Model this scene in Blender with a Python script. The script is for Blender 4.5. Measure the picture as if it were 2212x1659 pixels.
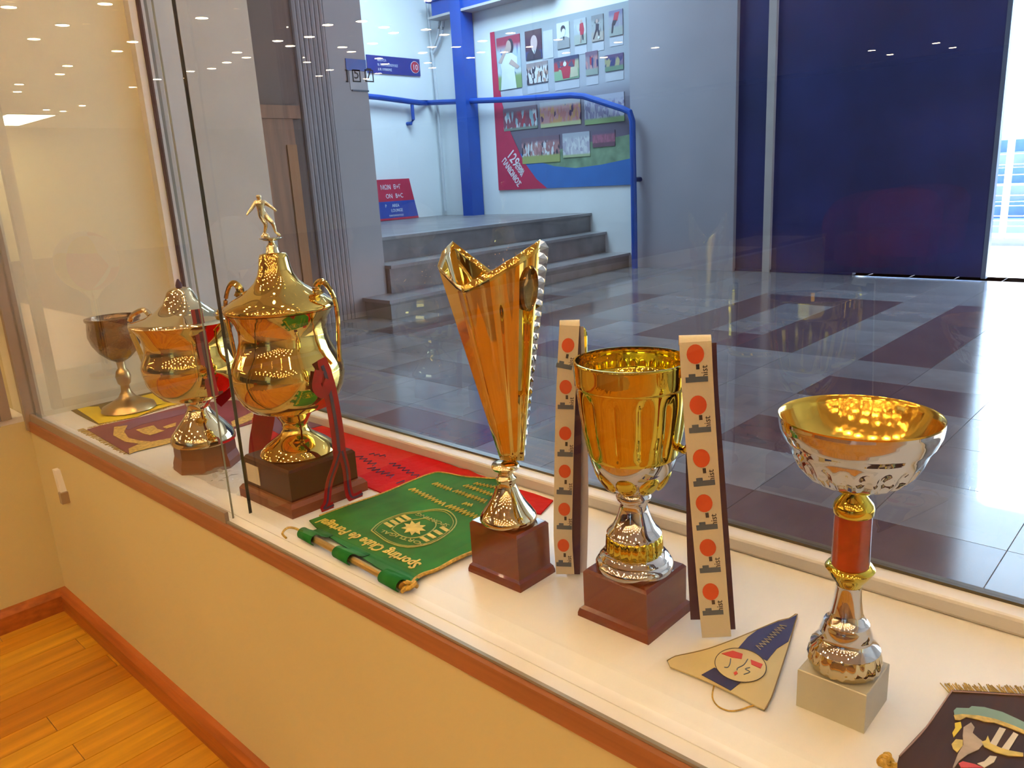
import bpy, bmesh, math, random
from mathutils import Vector, Matrix
random.seed(7)
for o in list(bpy.data.objects): bpy.data.objects.remove(o)
SC = bpy.context.scene
COL = SC.collection

# ------------------------------------------------------------------ camera
FPX = 1679.755
W0, H0 = 2212.0, 1659.0
AX = Vector((0.73228577, 0.13529208, -0.6674231))      # world X in camera axes (right, down, forward)
AY = Vector((0.67888048, -0.22224712, 0.69980533))
AZ = Vector((-0.05365474, -0.96555801, -0.25459556))
CAM = Vector((0.0, 0.0, 0.91))
cd = bpy.data.cameras.new('camera'); cam = bpy.data.objects.new('camera', cd); COL.objects.link(cam)
cd.sensor_fit = 'HORIZONTAL'; cd.sensor_width = 36.0; cd.lens = FPX * 36.0 / W0; cd.clip_start = 0.02; cd.clip_end = 200
cam.matrix_world = Matrix.Translation(CAM) @ Matrix(((AX[0], -AX[1], -AX[2]), (AY[0], -AY[1], -AY[2]), (AZ[0], -AZ[1], -AZ[2]))).to_4x4()
SC.camera = cam

def ray(px, py):
    d = Vector((px - W0 / 2, py - H0 / 2, FPX))
    return Vector((AX.dot(d), AY.dot(d), AZ.dot(d)))
def at(px, py, x=None, y=None, z=None):
    """measured point of the photograph -> its place in the room, on a plane whose distance is known"""
    r = ray(px, py)
    t = (x - CAM.x) / r.x if x is not None else ((y - CAM.y) / r.y if y is not None else (z - CAM.z) / r.z)
    return CAM + r * t
def cam_space(p):
    q = Vector(p) - CAM
    return Vector((AX[0]*q.x + AY[0]*q.y + AZ[0]*q.z, AX[1]*q.x + AY[1]*q.y + AZ[1]*q.z, AX[2]*q.x + AY[2]*q.y + AZ[2]*q.z))
def z_of(x, y, py):
    lo, hi = -0.5, 4.0
    for _ in range(40):
        m = (lo + hi) / 2
        q = cam_space((x, y, m))
        if H0 / 2 + q.y / q.z * FPX > py: lo = m
        else: hi = m
    return (lo + hi) / 2
def profile(x, y, ent, s=1.0, oy=0.0):
    out = []
    for py, hw in ent:
        z = z_of(x, y, oy + py * s); d = cam_space((x, y, z)).z
        out.append((hw * s * d / FPX, z))
    return out

# ------------------------------------------------------------------ world, sun, exposure
wd = bpy.data.worlds.new('sky'); SC.world = wd; wd.use_nodes = True
bg = wd.node_tree.nodes['Background']; bg.inputs[0].default_value = (0.50, 0.72, 1.0, 1); bg.inputs[1].default_value = 9.0
sd = bpy.data.lights.new('sun', 'SUN'); sd.energy = 45.0; sd.angle = 0.01; sd.color = (1.0, 0.97, 0.93)
so = bpy.data.objects.new('sun', sd); COL.objects.link(so)
so.rotation_euler = Vector((0.986, -4.499, -2.75)).to_track_quat('-Z', 'Y').to_euler()
SC.view_settings.view_transform = 'Standard'; SC.view_settings.look = 'None'
SC.view_settings.gamma = 1.0; SC.view_settings.use_curve_mapping = False
SC.view_settings.exposure = 0.20
SC.cycles.transparent_max_bounces = 12; SC.cycles.adaptive_threshold = 0.03; SC.cycles.use_light_tree = False; SC.cycles.max_bounces = 8; SC.cycles.diffuse_bounces = 3; SC.cycles.glossy_bounces = 5; SC.cycles.caustics_reflective = False; SC.cycles.caustics_refractive = False
LAMP = 265.0          # radiance of one downlight lens
LAMP_COL = (1.0, 0.69, 0.36)
TUBE = 7.0           # radiance of the cool tubes in the lobby
TUBE_COL = (0.45, 0.68, 1.0)

# ------------------------------------------------------------------ helpers
MATS = {}
def mat(name, col, rough=0.5, metal=0.0, var=0.06, vscale=8.0, bump=0.0, bscale=60.0, stretch=(1,1,1), coat=0.0, spec=0.5, emit=0.0, alpha=1.0, trans=0.0):
    if name in MATS: return MATS[name]
    m = bpy.data.materials.new(name); m.use_nodes = True
    nt = m.node_tree; b = nt.nodes['Principled BSDF']
    b.inputs['Roughness'].default_value = rough; b.inputs['Metallic'].default_value = metal
    b.inputs['Specular IOR Level'].default_value = spec; b.inputs['Coat Weight'].default_value = coat
    b.inputs['Alpha'].default_value = alpha
    tc = nt.nodes.new('ShaderNodeTexCoord'); mp = nt.nodes.new('ShaderNodeMapping'); mp.inputs['Scale'].default_value = stretch
    nt.links.new(tc.outputs['Object'], mp.inputs[0])
    no = nt.nodes.new('ShaderNodeTexNoise'); no.inputs['Scale'].default_value = vscale; no.inputs['Detail'].default_value = 4
    nt.links.new(mp.outputs[0], no.inputs['Vector'])
    rp = nt.nodes.new('ShaderNodeValToRGB')
    rp.color_ramp.elements[0].position = 0.3; rp.color_ramp.elements[1].position = 0.7
    rp.color_ramp.elements[0].color = [max(0, c * (1 - var)) for c in col] + [1]
    rp.color_ramp.elements[1].color = [min(1, c * (1 + var)) for c in col] + [1]
    nt.links.new(no.outputs['Fac'], rp.inputs[0]); nt.links.new(rp.outputs[0], b.inputs['Base Color'])
    if bump:
        n2 = nt.nodes.new('ShaderNodeTexNoise'); n2.inputs['Scale'].default_value = bscale; n2.inputs['Detail'].default_value = 3
        nt.links.new(mp.outputs[0], n2.inputs['Vector'])
        bp = nt.nodes.new('ShaderNodeBump'); bp.inputs['Strength'].default_value = bump; bp.inputs['Distance'].default_value = 0.01
        nt.links.new(n2.outputs['Fac'], bp.inputs['Height']); nt.links.new(bp.outputs[0], b.inputs['Normal'])
    if emit:
        nt.links.new(rp.outputs[0], b.inputs['Emission Color']); b.inputs['Emission Strength'].default_value = emit
    MATS[name] = m
    return m
def emission(name, col, s):
    m = bpy.data.materials.new(name); m.use_nodes = True; nt = m.node_tree
    nt.nodes.remove(nt.nodes['Principled BSDF']); e = nt.nodes.new('ShaderNodeEmission')
    e.inputs[0].default_value = (*col, 1); e.inputs[1].default_value = s
    nt.links.new(e.outputs[0], nt.nodes['Material Output'].inputs[0]); return m
def glass(name, tint, f0=0.075):
    """clear pane: mirror share of the whole pane on its entry face, straight-through light elsewhere"""
    m = bpy.data.materials.new(name); m.use_nodes = True; nt = m.node_tree; N = nt.nodes; L = nt.links
    N.remove(N['Principled BSDF'])
    ge = N.new('ShaderNodeNewGeometry'); dt = N.new('ShaderNodeVectorMath'); dt.operation = 'DOT_PRODUCT'
    L.new(ge.outputs['Normal'], dt.inputs[0]); L.new(ge.outputs['Incoming'], dt.inputs[1])
    ab = N.new('ShaderNodeMath'); ab.operation = 'ABSOLUTE'; L.new(dt.outputs['Value'], ab.inputs[0])
    om = N.new('ShaderNodeMath'); om.operation = 'SUBTRACT'; om.inputs[0].default_value = 1; L.new(ab.outputs[0], om.inputs[1])
    pw = N.new('ShaderNodeMath'); pw.operation = 'POWER'; pw.inputs[1].default_value = 5; L.new(om.outputs[0], pw.inputs[0])
    ml = N.new('ShaderNodeMath'); ml.operation = 'MULTIPLY_ADD'; ml.inputs[1].default_value = 1 - f0; ml.inputs[2].default_value = f0; ml.use_clamp = True
    bf = N.new('ShaderNodeMath'); bf.operation = 'SUBTRACT'; bf.inputs[0].default_value = 1; L.new(ge.outputs['Backfacing'], bf.inputs[1])
    sh = N.new('ShaderNodeMath'); sh.operation = 'MULTIPLY'; L.new(ml.outputs[0], sh.inputs[0]); L.new(bf.outputs[0], sh.inputs[1])
    L.new(pw.outputs[0], ml.inputs[0])
    tr = N.new('ShaderNodeBsdfTransparent'); tr.inputs[0].default_value = (*tint, 1)
    gl = N.new('ShaderNodeBsdfGlossy'); gl.inputs['Roughness'].default_value = 0.0
    mx = N.new('ShaderNodeMixShader'); L.new(sh.outputs[0], mx.inputs[0]); L.new(tr.outputs[0], mx.inputs[1]); L.new(gl.outputs[0], mx.inputs[2])
    L.new(mx.outputs[0], N['Material Output'].inputs[0]); return m

class MB:
    def __init__(s): s.v = []; s.f = []; s.m = []; s.mi = 0
    def add(s, vs, fs):
        n = len(s.v); s.v += [tuple(v) for v in vs]
        for f in fs: s.f.append([i + n for i in f]); s.m.append(s.mi)
        return s
    def box(s, a, b):
        x0, y0, z0 = a; x1, y1, z1 = b
        return s.add([(x0,y0,z0),(x1,y0,z0),(x1,y1,z0),(x0,y1,z0),(x0,y0,z1),(x1,y0,z1),(x1,y1,z1),(x0,y1,z1)],
                     [(0,3,2,1),(4,5,6,7),(0,1,5,4),(1,2,6,5),(2,3,7,6),(3,0,4,7)])
    def loft(s, rings, cap0=True, cap1=True, closed=True):
        n = len(rings[0]); vs = [v for r in rings for v in r]; fs = []
        for i in range(len(rings) - 1):
            for j in range(n if closed else n - 1):
                k = (j + 1) % n; fs.append((i*n+j, i*n+k, (i+1)*n+k, (i+1)*n+j))
        if cap0: fs.append(tuple(reversed(range(n))))
        if cap1: fs.append(tuple(range((len(rings)-1)*n, len(rings)*n)))
        return s.add(vs, fs)
    def lathe(s, x, y, prof, n=48, flute=None, cap0=True, cap1=True):
        rings = []
        for r, z in prof:
            ring = []
            for j in range(n):
                a = 2 * math.pi * j / n
                rr = r
                if flute: rr = r * (1 + flute(a, z))
                ring.append((x + rr * math.cos(a), y + rr * math.sin(a), z))
            rings.append(ring)
        return s.loft(rings, cap0, cap1)
    def frust(s, x, y, ent, yaw=0.0):
        """square or oblong plinth: ent = [(half x, half y, z)]"""
        rings = []
        c, q = math.cos(yaw), math.sin(yaw)
        for hx, hy, z in ent:
            rings.append([(x + c*a*hx - q*b*hy, y + q*a*hx + c*b*hy, z) for a, b in ((-1,-1),(1,-1),(1,1),(-1,1))])
        return s.loft(rings)
    def tube(s, pts, r, n=8):
        pts = [Vector(p) for p in pts]; rr = r if isinstance(r, (list, tuple)) else [r] * len(pts); rings = []
        up = Vector((0, 0, 1))
        for i, p in enumerate(pts):
            t = (pts[min(i+1, len(pts)-1)] - pts[max(i-1, 0)]).normalized()
            a = t.cross(up if abs(t.z) < 0.95 else Vector((1, 0, 0))).normalized(); b = t.cross(a)
            rings.append([p + (a*math.cos(2*math.pi*j/n) + b*math.sin(2*math.pi*j/n)) * rr[i] for j in range(n)])
        return s.loft(rings)
    def prism(s, poly, off):
        """poly: list of 3D points (planar outline), off: thickness vector"""
        n = len(poly); off = Vector(off); vs = [Vector(p) for p in poly] + [Vector(p) + off for p in poly]
        return s.add(vs, [tuple(reversed(range(n))), tuple(range(n, 2*n))] + [(i, (i+1) % n, (i+1) % n + n, i + n) for i in range(n)])
    def build(s, name, m, parent=None, smooth=False, sharp=35):
        me = bpy.data.meshes.new(name); me.from_pydata(s.v, [], s.f)
        ms = m if isinstance(m, list) else [m]
        for q in ms: me.materials.append(q)
        if len(ms) > 1:
            for p, i in zip(me.polygons, s.m): p.material_index = i
        bm = bmesh.new(); bm.from_mesh(me); bmesh.ops.recalc_face_normals(bm, faces=bm.faces)
        if smooth:
            for f in bm.faces: f.smooth = True
            for e in bm.edges:
                if len(e.link_faces) == 2 and e.calc_face_angle(0) > math.radians(sharp): e.smooth = False
        bm.to_mesh(me); bm.free()
        o = bpy.data.objects.new(name, me); COL.objects.link(o); adopt(o, parent); return o

def adopt(o, parent):
    if parent is not None:
        o.parent = parent
        if parent.type == 'EMPTY': o.matrix_parent_inverse = Matrix.Translation(-parent.location)
def thing(name, loc, label, cat, group=None):
    o = bpy.data.objects.new(name, None); COL.objects.link(o); o.location = loc; o.empty_display_size = 0.05
    return tag(o, label, cat, group)
def tag(o, label=None, cat=None, group=None, kind=None):
    if label: o['label'] = label
    if cat: o['category'] = cat
    if group: o['group'] = group
    if kind: o['kind'] = kind
    return o
def struct(o, label=None): return tag(o, label, kind='structure')
def box(name, a, b, m, parent=None, bevel=0.0):
    o = MB().box(a, b).build(name, m, parent)
    if bevel:
        md = o.modifiers.new('bevel', 'BEVEL'); md.width = bevel; md.segments = 2
    return o
def text(name, body, origin, right, up, size, m, parent, depth=0.0004, align='LEFT', bold=0.0, squeeze=1.0):
    cu = bpy.data.curves.new(name, 'FONT'); cu.body = body; cu.size = size; cu.align_x = align; cu.extrude = depth; cu.offset = bold
    cu.resolution_u = 2
    t = bpy.data.objects.new(name, cu); COL.objects.link(t)
    dg = bpy.context.evaluated_depsgraph_get(); me = bpy.data.meshes.new_from_object(t.evaluated_get(dg)); me.name = name
    bpy.data.objects.remove(t)
    r = Vector(right).normalized(); u = Vector(up); u = (u - r * u.dot(r)).normalized(); n = r.cross(u)
    M = Matrix.Translation(Vector(origin)) @ Matrix((r, u, n)).transposed().to_4x4() @ Matrix.Diagonal((squeeze, 1, 1, 1))
    me.transform(M); me.materials.clear(); me.materials.append(m)
    o = bpy.data.objects.new(name, me); COL.objects.link(o); adopt(o, parent); return o
def spline(pts, n=6):
    P = [Vector(p) for p in pts]; out = []
    for i in range(len(P) - 1):
        a, b, c, d = P[max(i-1, 0)], P[i], P[i+1], P[min(i+2, len(P)-1)]
        for k in range(n):
            t = k / n
            out.append(0.5 * ((2*b) + (c-a)*t + (2*a-5*b+4*c-d)*t*t + (3*b-a-3*c+d)*t**3))
    return out + [P[-1]]

# ------------------------------------------------------------------ materials
M_wall = mat('cream_paint', (0.70, 0.60, 0.31), 0.55, var=0.04, vscale=2.5, bump=0.05, bscale=30)
M_ceil = mat('ceiling_paint', (0.86, 0.78, 0.62), 0.7, var=0.03)
M_shelf = mat('white_laminate', (0.90, 0.87, 0.82), 0.32, var=0.03, vscale=3)
M_white = mat('white_frame_paint', (0.86, 0.82, 0.78), 0.4, var=0.03)
M_woodtrim = mat('orange_brown_wood', (0.40, 0.11, 0.022), 0.35, var=0.25, vscale=3, stretch=(2, 14, 30), bump=0.04)
M_edge = mat('brown_edge_wood', (0.34, 0.13, 0.055), 0.45, var=0.15, vscale=6, stretch=(1, 20, 20))
M_alu = mat('bronze_aluminium', (0.40, 0.31, 0.22), 0.45, 0.35, var=0.06)
M_plank = [mat('plank_%s' % n, c, 0.28, var=0.22, vscale=3.0, stretch=(16, 1.2, 4), bump=0.03, bscale=40) for n, c in
           (('amber', (0.54, 0.23, 0.016)), ('honey', (0.58, 0.27, 0.022)), ('russet', (0.45, 0.165, 0.012)), ('gold', (0.60, 0.29, 0.02)))]
M_gap = mat('plank_joint', (0.16, 0.05, 0.015), 0.7)
M_gold = mat('polished_gold', (0.95, 0.62, 0.14), 0.035, 1.0, var=0.03)
M_gold2 = mat('yellow_gold', (0.92, 0.66, 0.08), 0.035, 1.0, var=0.03)
M_paleg = mat('pale_gold', (0.96, 0.80, 0.46), 0.035, 1.0, var=0.03)
M_silver = mat('polished_silver', (0.90, 0.86, 0.78), 0.035, 1.0, var=0.03)
M_pewter = mat('tarnished_pewter', (0.24, 0.16, 0.10), 0.24, 1.0, var=0.25, vscale=14, bump=0.25, bscale=90)
M_bwood = mat('dark_red_lacquer', (0.06, 0.010, 0.004), 0.3, var=0.15, vscale=5, spec=0.2)
M_rwood = mat('red_brown_lacquer', (0.15, 0.024, 0.010), 0.2, var=0.12, vscale=5, coat=0.25)
M_owood = mat('brown_wood_base', (0.20, 0.055, 0.014), 0.45, var=0.15, vscale=5, stretch=(1, 1, 8))
M_marble = mat('grey_green_marble', (0.62, 0.58, 0.45), 0.30, var=0.16, vscale=9)
M_redcol = mat('red_marbled_column', (0.36, 0.035, 0.012), 0.16, var=0.5, vscale=30, coat=0.5)
M_redrib = mat('red_ribbon', (0.36, 0.008, 0.014), 0.55, var=0.15, vscale=40, spec=0.12)
M_navyrib = mat('navy_ribbon_stripe', (0.045, 0.02, 0.06), 0.6)
M_maroon = mat('maroon_ribbon', (0.28, 0.03, 0.05), 0.6, var=0.2)
M_cream = mat('cream_lanyard', (0.80, 0.70, 0.52), 0.65, var=0.05, bump=0.05, bscale=300)
M_purple = mat('dark_purple_lining', (0.055, 0.018, 0.05), 0.7)
M_orange = mat('orange_red_print', (0.78, 0.10, 0.03), 0.6)
M_ink = mat('dark_ink', (0.04, 0.03, 0.03), 0.6)
M_slate = mat('slate_blue_print', (0.10, 0.13, 0.18), 0.6)
M_green = mat('green_satin', (0.018, 0.165, 0.026), 0.65, var=0.35, vscale=14, bump=0.15, bscale=22, spec=0.12)
M_cord = mat('gold_cord', (0.70, 0.42, 0.06), 0.6, var=0.3, vscale=220, bump=0.4, bscale=400)
M_stitch = mat('gold_stitching', (0.72, 0.52, 0.08), 0.55, var=0.2, vscale=120)
M_stitch2 = mat('muted_gold_stitching', (0.46, 0.44, 0.10), 0.6, var=0.2, vscale=120)
M_redcloth = mat('red_felt', (0.58, 0.006, 0.012), 0.75, var=0.12, vscale=14, bump=0.3, bscale=60, spec=0.12)
M_blueink = mat('dark_blue_lettering', (0.05, 0.03, 0.12), 0.7)
M_fringe = mat('gold_fringe', (0.62, 0.42, 0.10), 0.7, var=0.35, vscale=160)
M_black = mat('black_satin', (0.035, 0.016, 0.014), 0.55, var=0.2, spec=0.12)
M_teal = mat('teal_satin', (0.20, 0.34, 0.24), 0.5, var=0.15)
M_blue = mat('navy_satin', (0.03, 0.05, 0.16), 0.35, var=0.2, spec=0.12)
M_creamc = mat('cream_satin', (0.72, 0.57, 0.26), 0.35, var=0.10, vscale=18)
M_red = mat('red_print', (0.70, 0.05, 0.03), 0.5)
M_yellow = mat('yellow_cloth', (0.86, 0.62, 0.01), 0.6, var=0.08)
M_olive = mat('olive_black_cloth', (0.13, 0.085, 0.015), 0.7, var=0.3)
M_plum = mat('plum_cloth', (0.22, 0.055, 0.08), 0.6, var=0.25, spec=0.12)
M_violet = mat('violet_cloth', (0.17, 0.08, 0.16), 0.6, var=0.25, spec=0.12)
M_glass = glass('clear_glass', (0.985, 0.985, 0.97))
M_gedge = mat('dark_glass_edge', (0.05, 0.045, 0.02), 0.3)
M_gedge2 = mat('pale_green_glass_edge', (0.30, 0.30, 0.22), 0.2)
M_paper = mat('cream_paper', (0.78, 0.68, 0.50), 0.7)
M_lwall = mat('lobby_white_paint', (0.80, 0.83, 0.86), 0.6, var=0.03, vscale=2, bump=0.05, bscale=25)
M_lwall2 = mat('lobby_grey_paint', (0.43, 0.39, 0.40), 0.6, var=0.04, vscale=2)
M_lceil = mat('lobby_ceiling_paint', (0.65, 0.67, 0.70), 0.8)
M_lblue = mat('royal_blue_enamel', (0.015, 0.075, 0.40), 0.35, var=0.08)
M_navy = mat('navy_door_paint', (0.018, 0.024, 0.12), 0.45, var=0.25, vscale=2)
M_step = mat('grey_marble_step', (0.20, 0.185, 0.19), 0.35, var=0.25, vscale=5)
M_tileg = [mat('grey_marble_%d' % i, c, 0.13, var=0.28, vscale=3.2, bump=0.0) for i, c in enumerate(((0.205, 0.195, 0.205), (0.23, 0.22, 0.23), (0.19, 0.178, 0.19)))]
M_tiled = mat('maroon_marble', (0.105, 0.066, 0.072), 0.14, var=0.25, vscale=6)
M_joint = mat('floor_joint', (0.22, 0.21, 0.22), 0.5)
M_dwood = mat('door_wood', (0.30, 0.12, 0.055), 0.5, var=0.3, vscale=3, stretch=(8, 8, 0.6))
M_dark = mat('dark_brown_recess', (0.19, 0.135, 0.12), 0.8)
M_gpaint = mat('pale_grey_enamel', (0.45, 0.42, 0.42), 0.5)
M_conc = mat('outdoor_concrete', (0.62, 0.63, 0.65), 0.8, var=0.06)
M_standb = mat('blue_stand_paint', (0.05, 0.12, 0.26), 0.6, var=0.2)
M_galv = mat('galvanised_steel', (0.60, 0.64, 0.68), 0.45, 0.3)
M_lamp = emission('warm_downlight_lens', LAMP_COL, LAMP)
M_tube = emission('cool_tube_light', TUBE_COL, TUBE)
M_trimw = mat('white_lamp_trim', (0.8, 0.76, 0.68), 0.4)

# ------------------------------------------------------------------ trophy hall shell
XL, YF, YW, ZS = -1.905, 0.468, 0.835, 0.455    # room corner, front glass, window, shelf top
HX0, HX1, HY0, HZ = -15.5, 3.6, -11.0, 2.2
fl = struct(box('floor', (HX0, HY0, -0.06), (HX1, 0.62, -0.004), M_gap), 'orange laminate strip floor of the trophy room')
pm = [MB().box((0.0006, 0.0006, -0.004), (0.0594, 0.4594, 0.0)).build('plank', m, fl) for m in M_plank]
for q in pm: q.location = (-40, 0, 0)
first = [True] * 4
for i in range(22):
    off = random.random() * 0.46
    for j in range(4):
        y1 = 0.455 - off - (j - 1) * 0.46
        k = random.randrange(4)
        if first[k]: o = pm[k]; first[k] = False
        else: o = pm[k].copy(); COL.objects.link(o)
        o.location = (-1.92 + i * 0.06, y1 - 0.46, 0)
struct(box('floor_far', (HX0, HY0, -0.004), (HX1, -1.30, 0.0), mat('dimmed_far_floor', (0.17, 0.085, 0.045), 0.9, bump=0.2, bscale=200)), 'far trophy room floor coloured dark to stand in for dim light')  # dimness of the far hall put into the floor colour, for darker reflections
struct(box('floor_side', (-0.60, -1.30, -0.004), (HX1, 0.455, 0.0), M_plank[1]), 'orange laminate floor under the photographer')
struct(box('floor_beyond', (HX0, -1.30, -0.004), (-1.92, 0.455, 0.0), M_plank[3]), 'orange laminate floor beyond the left partition')
struct(box('ceiling', (HX0, HY0, HZ), (HX1, YW, HZ + 0.1), M_ceil), 'pale cream ceiling of the trophy room')
struct(box('wall_front', (XL, 0.455, 0.0), (HX1, 0.60, 0.434), M_wall), 'ochre painted wall under the trophy shelf')
struct(box('wall_front_beyond', (HX0, 0.455, 0.0), (XL - 0.101, 0.60, HZ), M_wall))
struct(box('wall_left', (XL - 0.45, -3.2, 0.0), (XL, 0.455, ZS), M_wall), 'low ochre wall on the left below another showcase')
struct(box('wall_back', (HX0, HY0 - 0.1, 0), (HX1, HY0, HZ), mat('dimmed_back_wall', (0.10, 0.055, 0.06), 0.6)))  # dark colour stands in for the dim back of the hall in reflections
struct(box('wall_right', (HX1, HY0, 0), (HX1 + 0.1, YW, HZ), M_wall))
struct(box('wall_far_left', (HX0 - 0.1, HY0, 0), (HX0, YW, HZ), M_wall))
struct(box('wall_end', (XL - 0.10, 0.455, 0.434), (XL, YW - 0.02, HZ), mat('pale_cream_paint', (0.84, 0.76, 0.54), 0.55, var=0.03, vscale=2)), 'cream end wall inside the showcase')
# skirting boards
def skirting(name, a, b):
    m = MB(); (x0, y0), (x1, y1) = a, b
    if abs(x1 - x0) > abs(y1 - y0): pr = [(0, 0), (-0.016, 0), (-0.016, 0.038), (-0.009, 0.05), (0, 0.052)]; P = [[(x, y0 + d, z) for d, z in pr] for x in (x0, x1)]
    else: pr = [(0, 0), (0.016, 0), (0.016, 0.038), (0.009, 0.05), (0, 0.052)]; P = [[(x0 + d, y, z) for d, z in pr] for y in (y0, y1)]
    return struct(m.loft(P).build(name, M_woodtrim))
skirting('baseboard_front', (XL, 0.455), (HX1, 0.455))
skirting('baseboard_left', (XL, -3.2), (XL, 0.455))

# shelf, sliding glass, window
struct(box('showcase_shelf', (XL, YF - 0.006, 0.434), (2.6, YW + 0.007, ZS), M_shelf), 'white laminate shelf of the showcase')
struct(box('trim_1', (XL, YF - 0.016, 0.432), (2.6, YF - 0.006, 0.4545), M_edge), 'brown wooden edge strip along the shelf front')
tk = struct(box('sliding_track', (XL, YF - 0.010, ZS), (2.6, YF - 0.006, ZS + 0.003), mat('track_aluminium', (0.42, 0.37, 0.28), 0.4, 0.5)), 'metal sliding track for the showcase glass')
box('groove_lip', (XL, YF + 0.0125, ZS), (2.6, YF + 0.0135, ZS + 0.001), M_shelf, tk)
def pane(name, x0, x1, y, label, rail):
    g = tag(box(name, (x0, y - 0.0025, ZS + 0.004), (x1, y + 0.0025, HZ - 0.01), M_glass), label, 'glass pane', 'sliding glass panes of the showcase')
    e = box('polished_edge', (x1 if rail else x0 - 0.0013, y - (0.0012 if rail else 0.0022), ZS + 0.004), (x1 + 0.0008 if rail else x0, y + (0.0012 if rail else 0.0022), HZ - 0.01), M_gedge2 if rail else M_gedge, g)
    if rail: box('bottom_rail', (x0, y - 0.012, 0.441), (x1, y - 0.0062, ZS + 0.016), M_alu, g)
    return g
pane('sliding_glass_pane', XL + 0.012, -1.017, YF + 0.001, 'clear sliding glass pane over the left half of the showcase', True)
pane('sliding_glass_pane', -1.012, 2.58, YF + 0.026, 'clear sliding glass pane in front of the tall gold trophies', False)
struct(box('trim_2', (XL - 0.004, YF - 0.02, ZS - 0.02), (XL + 0.012, YF + 0.012, HZ), M_alu), 'bronze metal post at the left end of the sliding glass')
struct(box('window_sill', (XL, YW - 0.030, ZS), (2.6, YW + 0.007, ZS + 0.020), M_white, bevel=0.004), 'white raised sill along the foot of the window')
wn = struct(box('window_1', (XL + 0.030, YW - 0.003, ZS + 0.022), (2.6, YW + 0.003, HZ), M_glass), 'big plate glass window between showcase and lobby')
box('gasket', (XL, YW - 0.006, ZS + 0.020), (2.6, YW + 0.006, ZS + 0.0235), M_gedge, wn)
box('gasket', (XL + 0.026, YW - 0.006, ZS + 0.020), (XL + 0.0295, YW + 0.004, HZ), mat('dark_brown_gasket', (0.06, 0.02, 0.015), 0.6), wn)
box('window_jamb', (XL, YW - 0.022, ZS + 0.020), (XL + 0.026, YW + 0.012, HZ), M_white, wn)
# left showcase
struct(box('left_shelf', (XL - 0.45, -3.2, ZS), (XL - 0.002, 0.452, ZS + 0.012), M_shelf), 'white shelf of the showcase on the left')
sg = tag(box('side_showcase_glass', (XL - 0.008, -3.2, ZS + 0.02), (XL - 0.003, 0.4045, HZ), M_glass), 'glass of the neighbouring showcase at the left edge', 'glass pane')
box('frame_post', (XL - 0.012, 0.405, ZS + 0.0125), (XL + 0.006, 0.425, HZ), M_alu, sg)
box('frame_rail', (XL - 0.012, -3.2, ZS + 0.0125), (XL + 0.006, 0.404, ZS + 0.028), M_alu, sg)
# latch on the wall under the shelf
lt = thing('wall_latch', (-1.742, 0.45, 0.30), 'small white latch fixed on the ochre wall below the shelf', 'latch')
m = MB(); m.loft([[(-1.764 + dx, 0.455 + dy, 0.376 + dz) for dx, dy in ((0, 0), (0.018, 0), (0.018, -0.010), (0, -0.010))] if i == 0 else [(-1.748 + dx, 0.455 + dy, 0.330) for dx, dy in ((0, 0), (0.018, 0), (0.018, -0.012), (0, -0.012))] for i, dz in ((0, 0), (1, 0))]); m.build('latch_arm', M_white, lt)
MB().box((-1.738, 0.440, 0.308), (-1.724, 0.455, 0.332)).build('latch_hook', M_alu, lt)

# ------------------------------------------------------------------ ceiling downlights
def lamp_pos(px, py):
    q = at(px, py, z=HZ - 0.004); return (q.x, 2 * YF - q.y)
seen = [(20,15),(228,8),(136,54),(74,84),(254,110),(287,90),(147,142),(130,160),(42,182),(38,198),(287,188),(178,228),(100,237),(137,240),(95,252),(70,262),(340,171),(380,168),(402,153),
        (423,37),(697,52),(771,44),(590,87),(617,98),(658,78),(502,112),(523,123),(480,134),(448,147),(682,163),(704,150),(820,57),(810,125),(825,137),(905,113),(925,100),(1035,87),(1095,70),(1330,90),(1217,113),(978,100),(1880,108),(2020,92)]
spots = [lamp_pos(*p) for p in seen]
nseen = len(seen)
for i in range(9):
    for j in range(6): spots.append((-1.75 + i * 0.56 + 0.1 * (j % 2), -0.32 - j * 0.62))
for x in (-3.4, -4.6): 
    for y in (-0.5, -1.5, -2.5): spots.append((x, y))
for x in (-1.76, -1.40, -1.00, -0.60, -0.22, 0.05, 0.35): spots.append((x, 0.66))  # unseen row added over the shelf to brighten it and the end wall
for y in (0.22, 0.02, -0.18, -0.9): spots.append((-2.05, y))  # unseen lamps added above the left showcase to light the mirrored balls
lens0 = MB().add([(0.046 * math.cos(-2*math.pi*j/16), 0.046 * math.sin(-2*math.pi*j/16), -0.005) for j in range(16)], [tuple(range(16))])
ring0 = MB().lathe(0, 0, [(0.048, 0.0), (0.060, 0.0), (0.060, -0.006), (0.048, -0.009)], 20, cap0=False, cap1=False)
L0 = lens0.build('lamp_lens', M_lamp); R0 = ring0.build('downlight', M_trimw, smooth=True)
for i, (x, y) in enumerate(spots):
    r = R0 if i == 0 else R0.copy(); l = L0 if i == 0 else L0.copy()
    if i: COL.objects.link(r); COL.objects.link(l)
    r.location = (x, y, HZ); l.parent = r
    if i >= nseen: r.scale = (0.64, 0.64, 1)
    tag(r, 'small round warm ceiling downlight mirrored in the showcase glass' if i < nseen else 'small round warm ceiling downlight out of view, added to light the showcases and hall', 'ceiling light', 'ceiling downlights of the trophy room')
q = at(30, 257, z=HZ); px_, py_ = q.x, 2 * YF - q.y
pl = tag(box('ceiling_panel', (px_ - 0.9, py_ - 0.35, HZ - 0.02), (px_ + 0.9, py_ + 0.35, HZ), M_trimw), 'bright rectangular ceiling panel mirrored at the left edge', 'ceiling light')
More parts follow.
